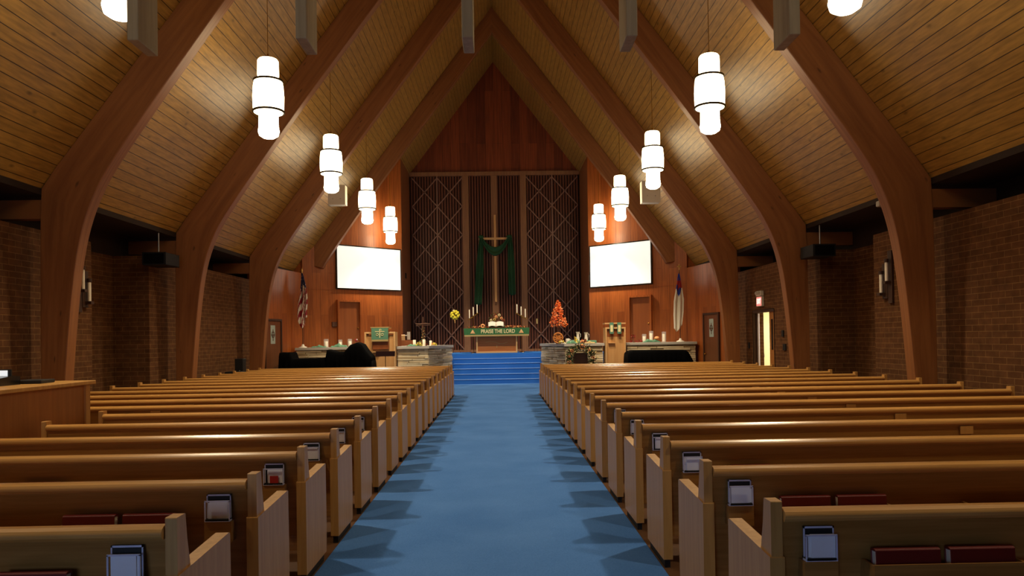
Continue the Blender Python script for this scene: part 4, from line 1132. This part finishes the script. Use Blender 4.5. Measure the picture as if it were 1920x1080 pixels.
# candle sconces on the brick piers
for s, yy, px, py in ((-1, 13.05, 148, 530), (1, 13.35, 1682, 520)):
    zc = CAM.z+(.98 if s > 0 else 1.02)
    t = thing('wall_sconce', 'dark wooden sconce with two white candles on the %s brick wall' % ('left' if s < 0 else 'right'), 'sconce', (s*7.195, yy, zc), group='candle sconces on the brick walls')
    def BX(a, b_): return tuple(sorted((-s*a, -s*b_)))
    MB().box(*BX(0, .04), -.07, .07, -.45, .5).obj('tall_board', M['dark_wood'], t, bevel=.005)
    MB().box(*BX(0.0, .045), .08, .26, -.36, .28).obj('short_board', M['dark_wood'], t, bevel=.005)
    for (y_, z_) in ((0, -.05), (.2, -.25)):
        MB().box(*BX(.04, .15), y_-.05, y_+.05, z_-.05, z_).obj('bracket', M['dark_wood'], t)
        c = BX(.095, .095)[0]
        MB().lathe([(.028, z_), (.028, z_+.33), (.02, z_+.34)], (c, y_, 0), 12).obj('candle', M['candle'], t)
        MB().lathe([(.04, z_+.34), (.04, z_+.40)], (c, y_, 0), 12).obj('candle_cap', M['dark_wood'], t)

# ---------------------------------------------------------------- exit door and corridor on the right
cw = MB()
cw.box(9.7, 9.8, 18.9, 22.7, 0, 2.7).box(7.5, 9.8, 22.6, 22.7, 0, 2.7).box(7.5, 9.8, 18.9, 19.0, 0, 2.7)
struct(cw.obj('wall_corridor', M['cream_wall'])); struct(MB().box(7.5, 9.8, 18.9, 22.7, 2.7, 2.8).obj('ceiling_corridor', M['white']))
struct(MB().box(8.1, 9.8, 18.8, 18.9, 0, 2.8).obj('wall_corridor_end', M['cream_wall']))
ld = bpy.data.lights.new('corridor_light', 'AREA'); ld.energy = 150; ld.size = .8; ld.color = (1, .93, .75)
lo = bpy.data.objects.new('corridor_light', ld); COL.objects.link(lo); lo.location = (8.7, 21.0, 2.6)
d5 = MB().box(7.24, 7.29, 19.22, 19.62, 0, 2.2).obj('door_5', M['desk']); struct(d5)
MB().box(7.2, 7.34, 19.14, 19.2, 0, 2.28).box(7.2, 7.34, 20.76, 20.82, 0, 2.28).box(7.2, 7.34, 19.2, 20.76, 2.2, 2.28).obj('door_frame', M['dark_wood'], d5)
MB().box(7.234, 7.24, 19.36, 19.48, 1.2, 2.0).obj('pane', M['black_gloss'], d5)
d6 = MB().box(0, .9, -.02, .02, 0, 2.19).obj('door_6', M['lilac'], loc=(7.32, 20.7, 0), rot=(0, 0, math.radians(63))); struct(d6)
MB().box(.76, .86, -.05, -.02, .95, 1.05).obj('door_handle', M['steel'], d6)
es = thing('exit_sign', 'lit red EXIT sign with emergency lamps above the open side door', 'sign', (7.195, 20.05, 2.36))
MB().box(-.07, 0, -.2, .2, 0, .27).obj('housing', M['white_box'], es, bevel=.01)
MB().box(-.074, -.07, -.18, .18, .02, .25).obj('face', M['exit'], es)
text('EXIT', .19, 'lettering', M['exit_letter'], es, (-.077, 0, .135), (PI/2, 0, -PI/2), ext=.002, sx=.8, bold=.004)
MB().box(-.09, 0, -.19, .19, .28, .42).obj('emergency_pack', M['white_box'], es, bevel=.01)
for y_ in (-.1, .1): MB().ball((-.1, y_, .36), .05, 10).obj('lamp_head', M['slab'], es)
for i, (y_, z_, w_) in enumerate(((18.55, 1.62, .06), (18.45, 1.28, .09), (21.1, 1.3, .05))):
    o = MB().box(7.17, 7.199, y_-w_, y_+w_, z_-.08, z_+.08).obj('wall_switch', M['black'])
    tag(o, ['upper small dark plate between the exit door and second arch', 'lower wide dark plate between the exit door and second arch', 'small dark plate on the far side of the exit door'][i], 'switch')

# floor monitor speaker at the left wall
A = P(455, 672, 20.0); B = P(463, 690, 20.0)
t = thing('floor_speaker', 'black upright speaker by the left wall near the third arch', 'speaker', (A.x, 19.8, 0))
MB().box(-.11, .11, -.1, .15, .75, A.z).obj('cabinet', M['black'], t, bevel=.015)
MB().box(-.03, .03, 0, .06, 0, .75).obj('stand_pole', M['black'], t)
MB().box(-.16, .16, -.14, .2, 0, .03).obj('stand_base', M['black'], t)
MB().ball((.02, -.11, .86), .018, 8).obj('knob', M['steel'], t)
A = P(440, 690, 19.4)
t = thing('covered_stool', 'low black covered case beside the upright speaker', 'case', (A.x-.05, 19.5, 0))
MB().box(-.2, .24, -.15, .15, 0, .86).obj('body', M['black'], t, bevel=.03)

# ---------------------------------------------------------------- light
# chancel fill: spots added without fixtures to brighten the stone walls and altar
for (x, y, z, e, tx, ty, tz, sz) in ((-2.2, 21.6, 9.6, 3000, -3.7, 25.2, 1.2, 36), (2.2, 21.6, 9.6, 3000, 3.7, 25.2, 1.2, 36), (0, 23.5, 11.0, 5000, 0, 28.6, 1.2, 36)):
    ld = bpy.data.lights.new('chancel_fill_spot', 'SPOT'); ld.energy = e; ld.color = (1, .86, .64); ld.spot_size = math.radians(sz); ld.spot_blend = .7; ld.shadow_soft_size = .12
    lo = bpy.data.objects.new('chancel_fill_spot', ld); COL.objects.link(lo); lo.location = (x, y, z)
    lo.rotation_euler = (Vector((tx, ty, tz))-Vector((x, y, z))).to_track_quat('-Z', 'Y').to_euler()
w = bpy.data.worlds.new('world'); sc.world = w; w.use_nodes = True
w.node_tree.nodes['Background'].inputs[0].default_value = (.02, .015, .01, 1); w.node_tree.nodes['Background'].inputs[1].default_value = 1

sc.view_settings.view_transform = 'Standard'; sc.view_settings.look = 'None'; sc.view_settings.gamma = 1
sc.view_settings.use_curve_mapping = False; sc.view_settings.exposure = -0.35
sc.cycles.use_denoising = True
sc.cycles.max_bounces = 6; sc.cycles.diffuse_bounces = 4; sc.cycles.glossy_bounces = 3
sc.cycles.sample_clamp_indirect = 6
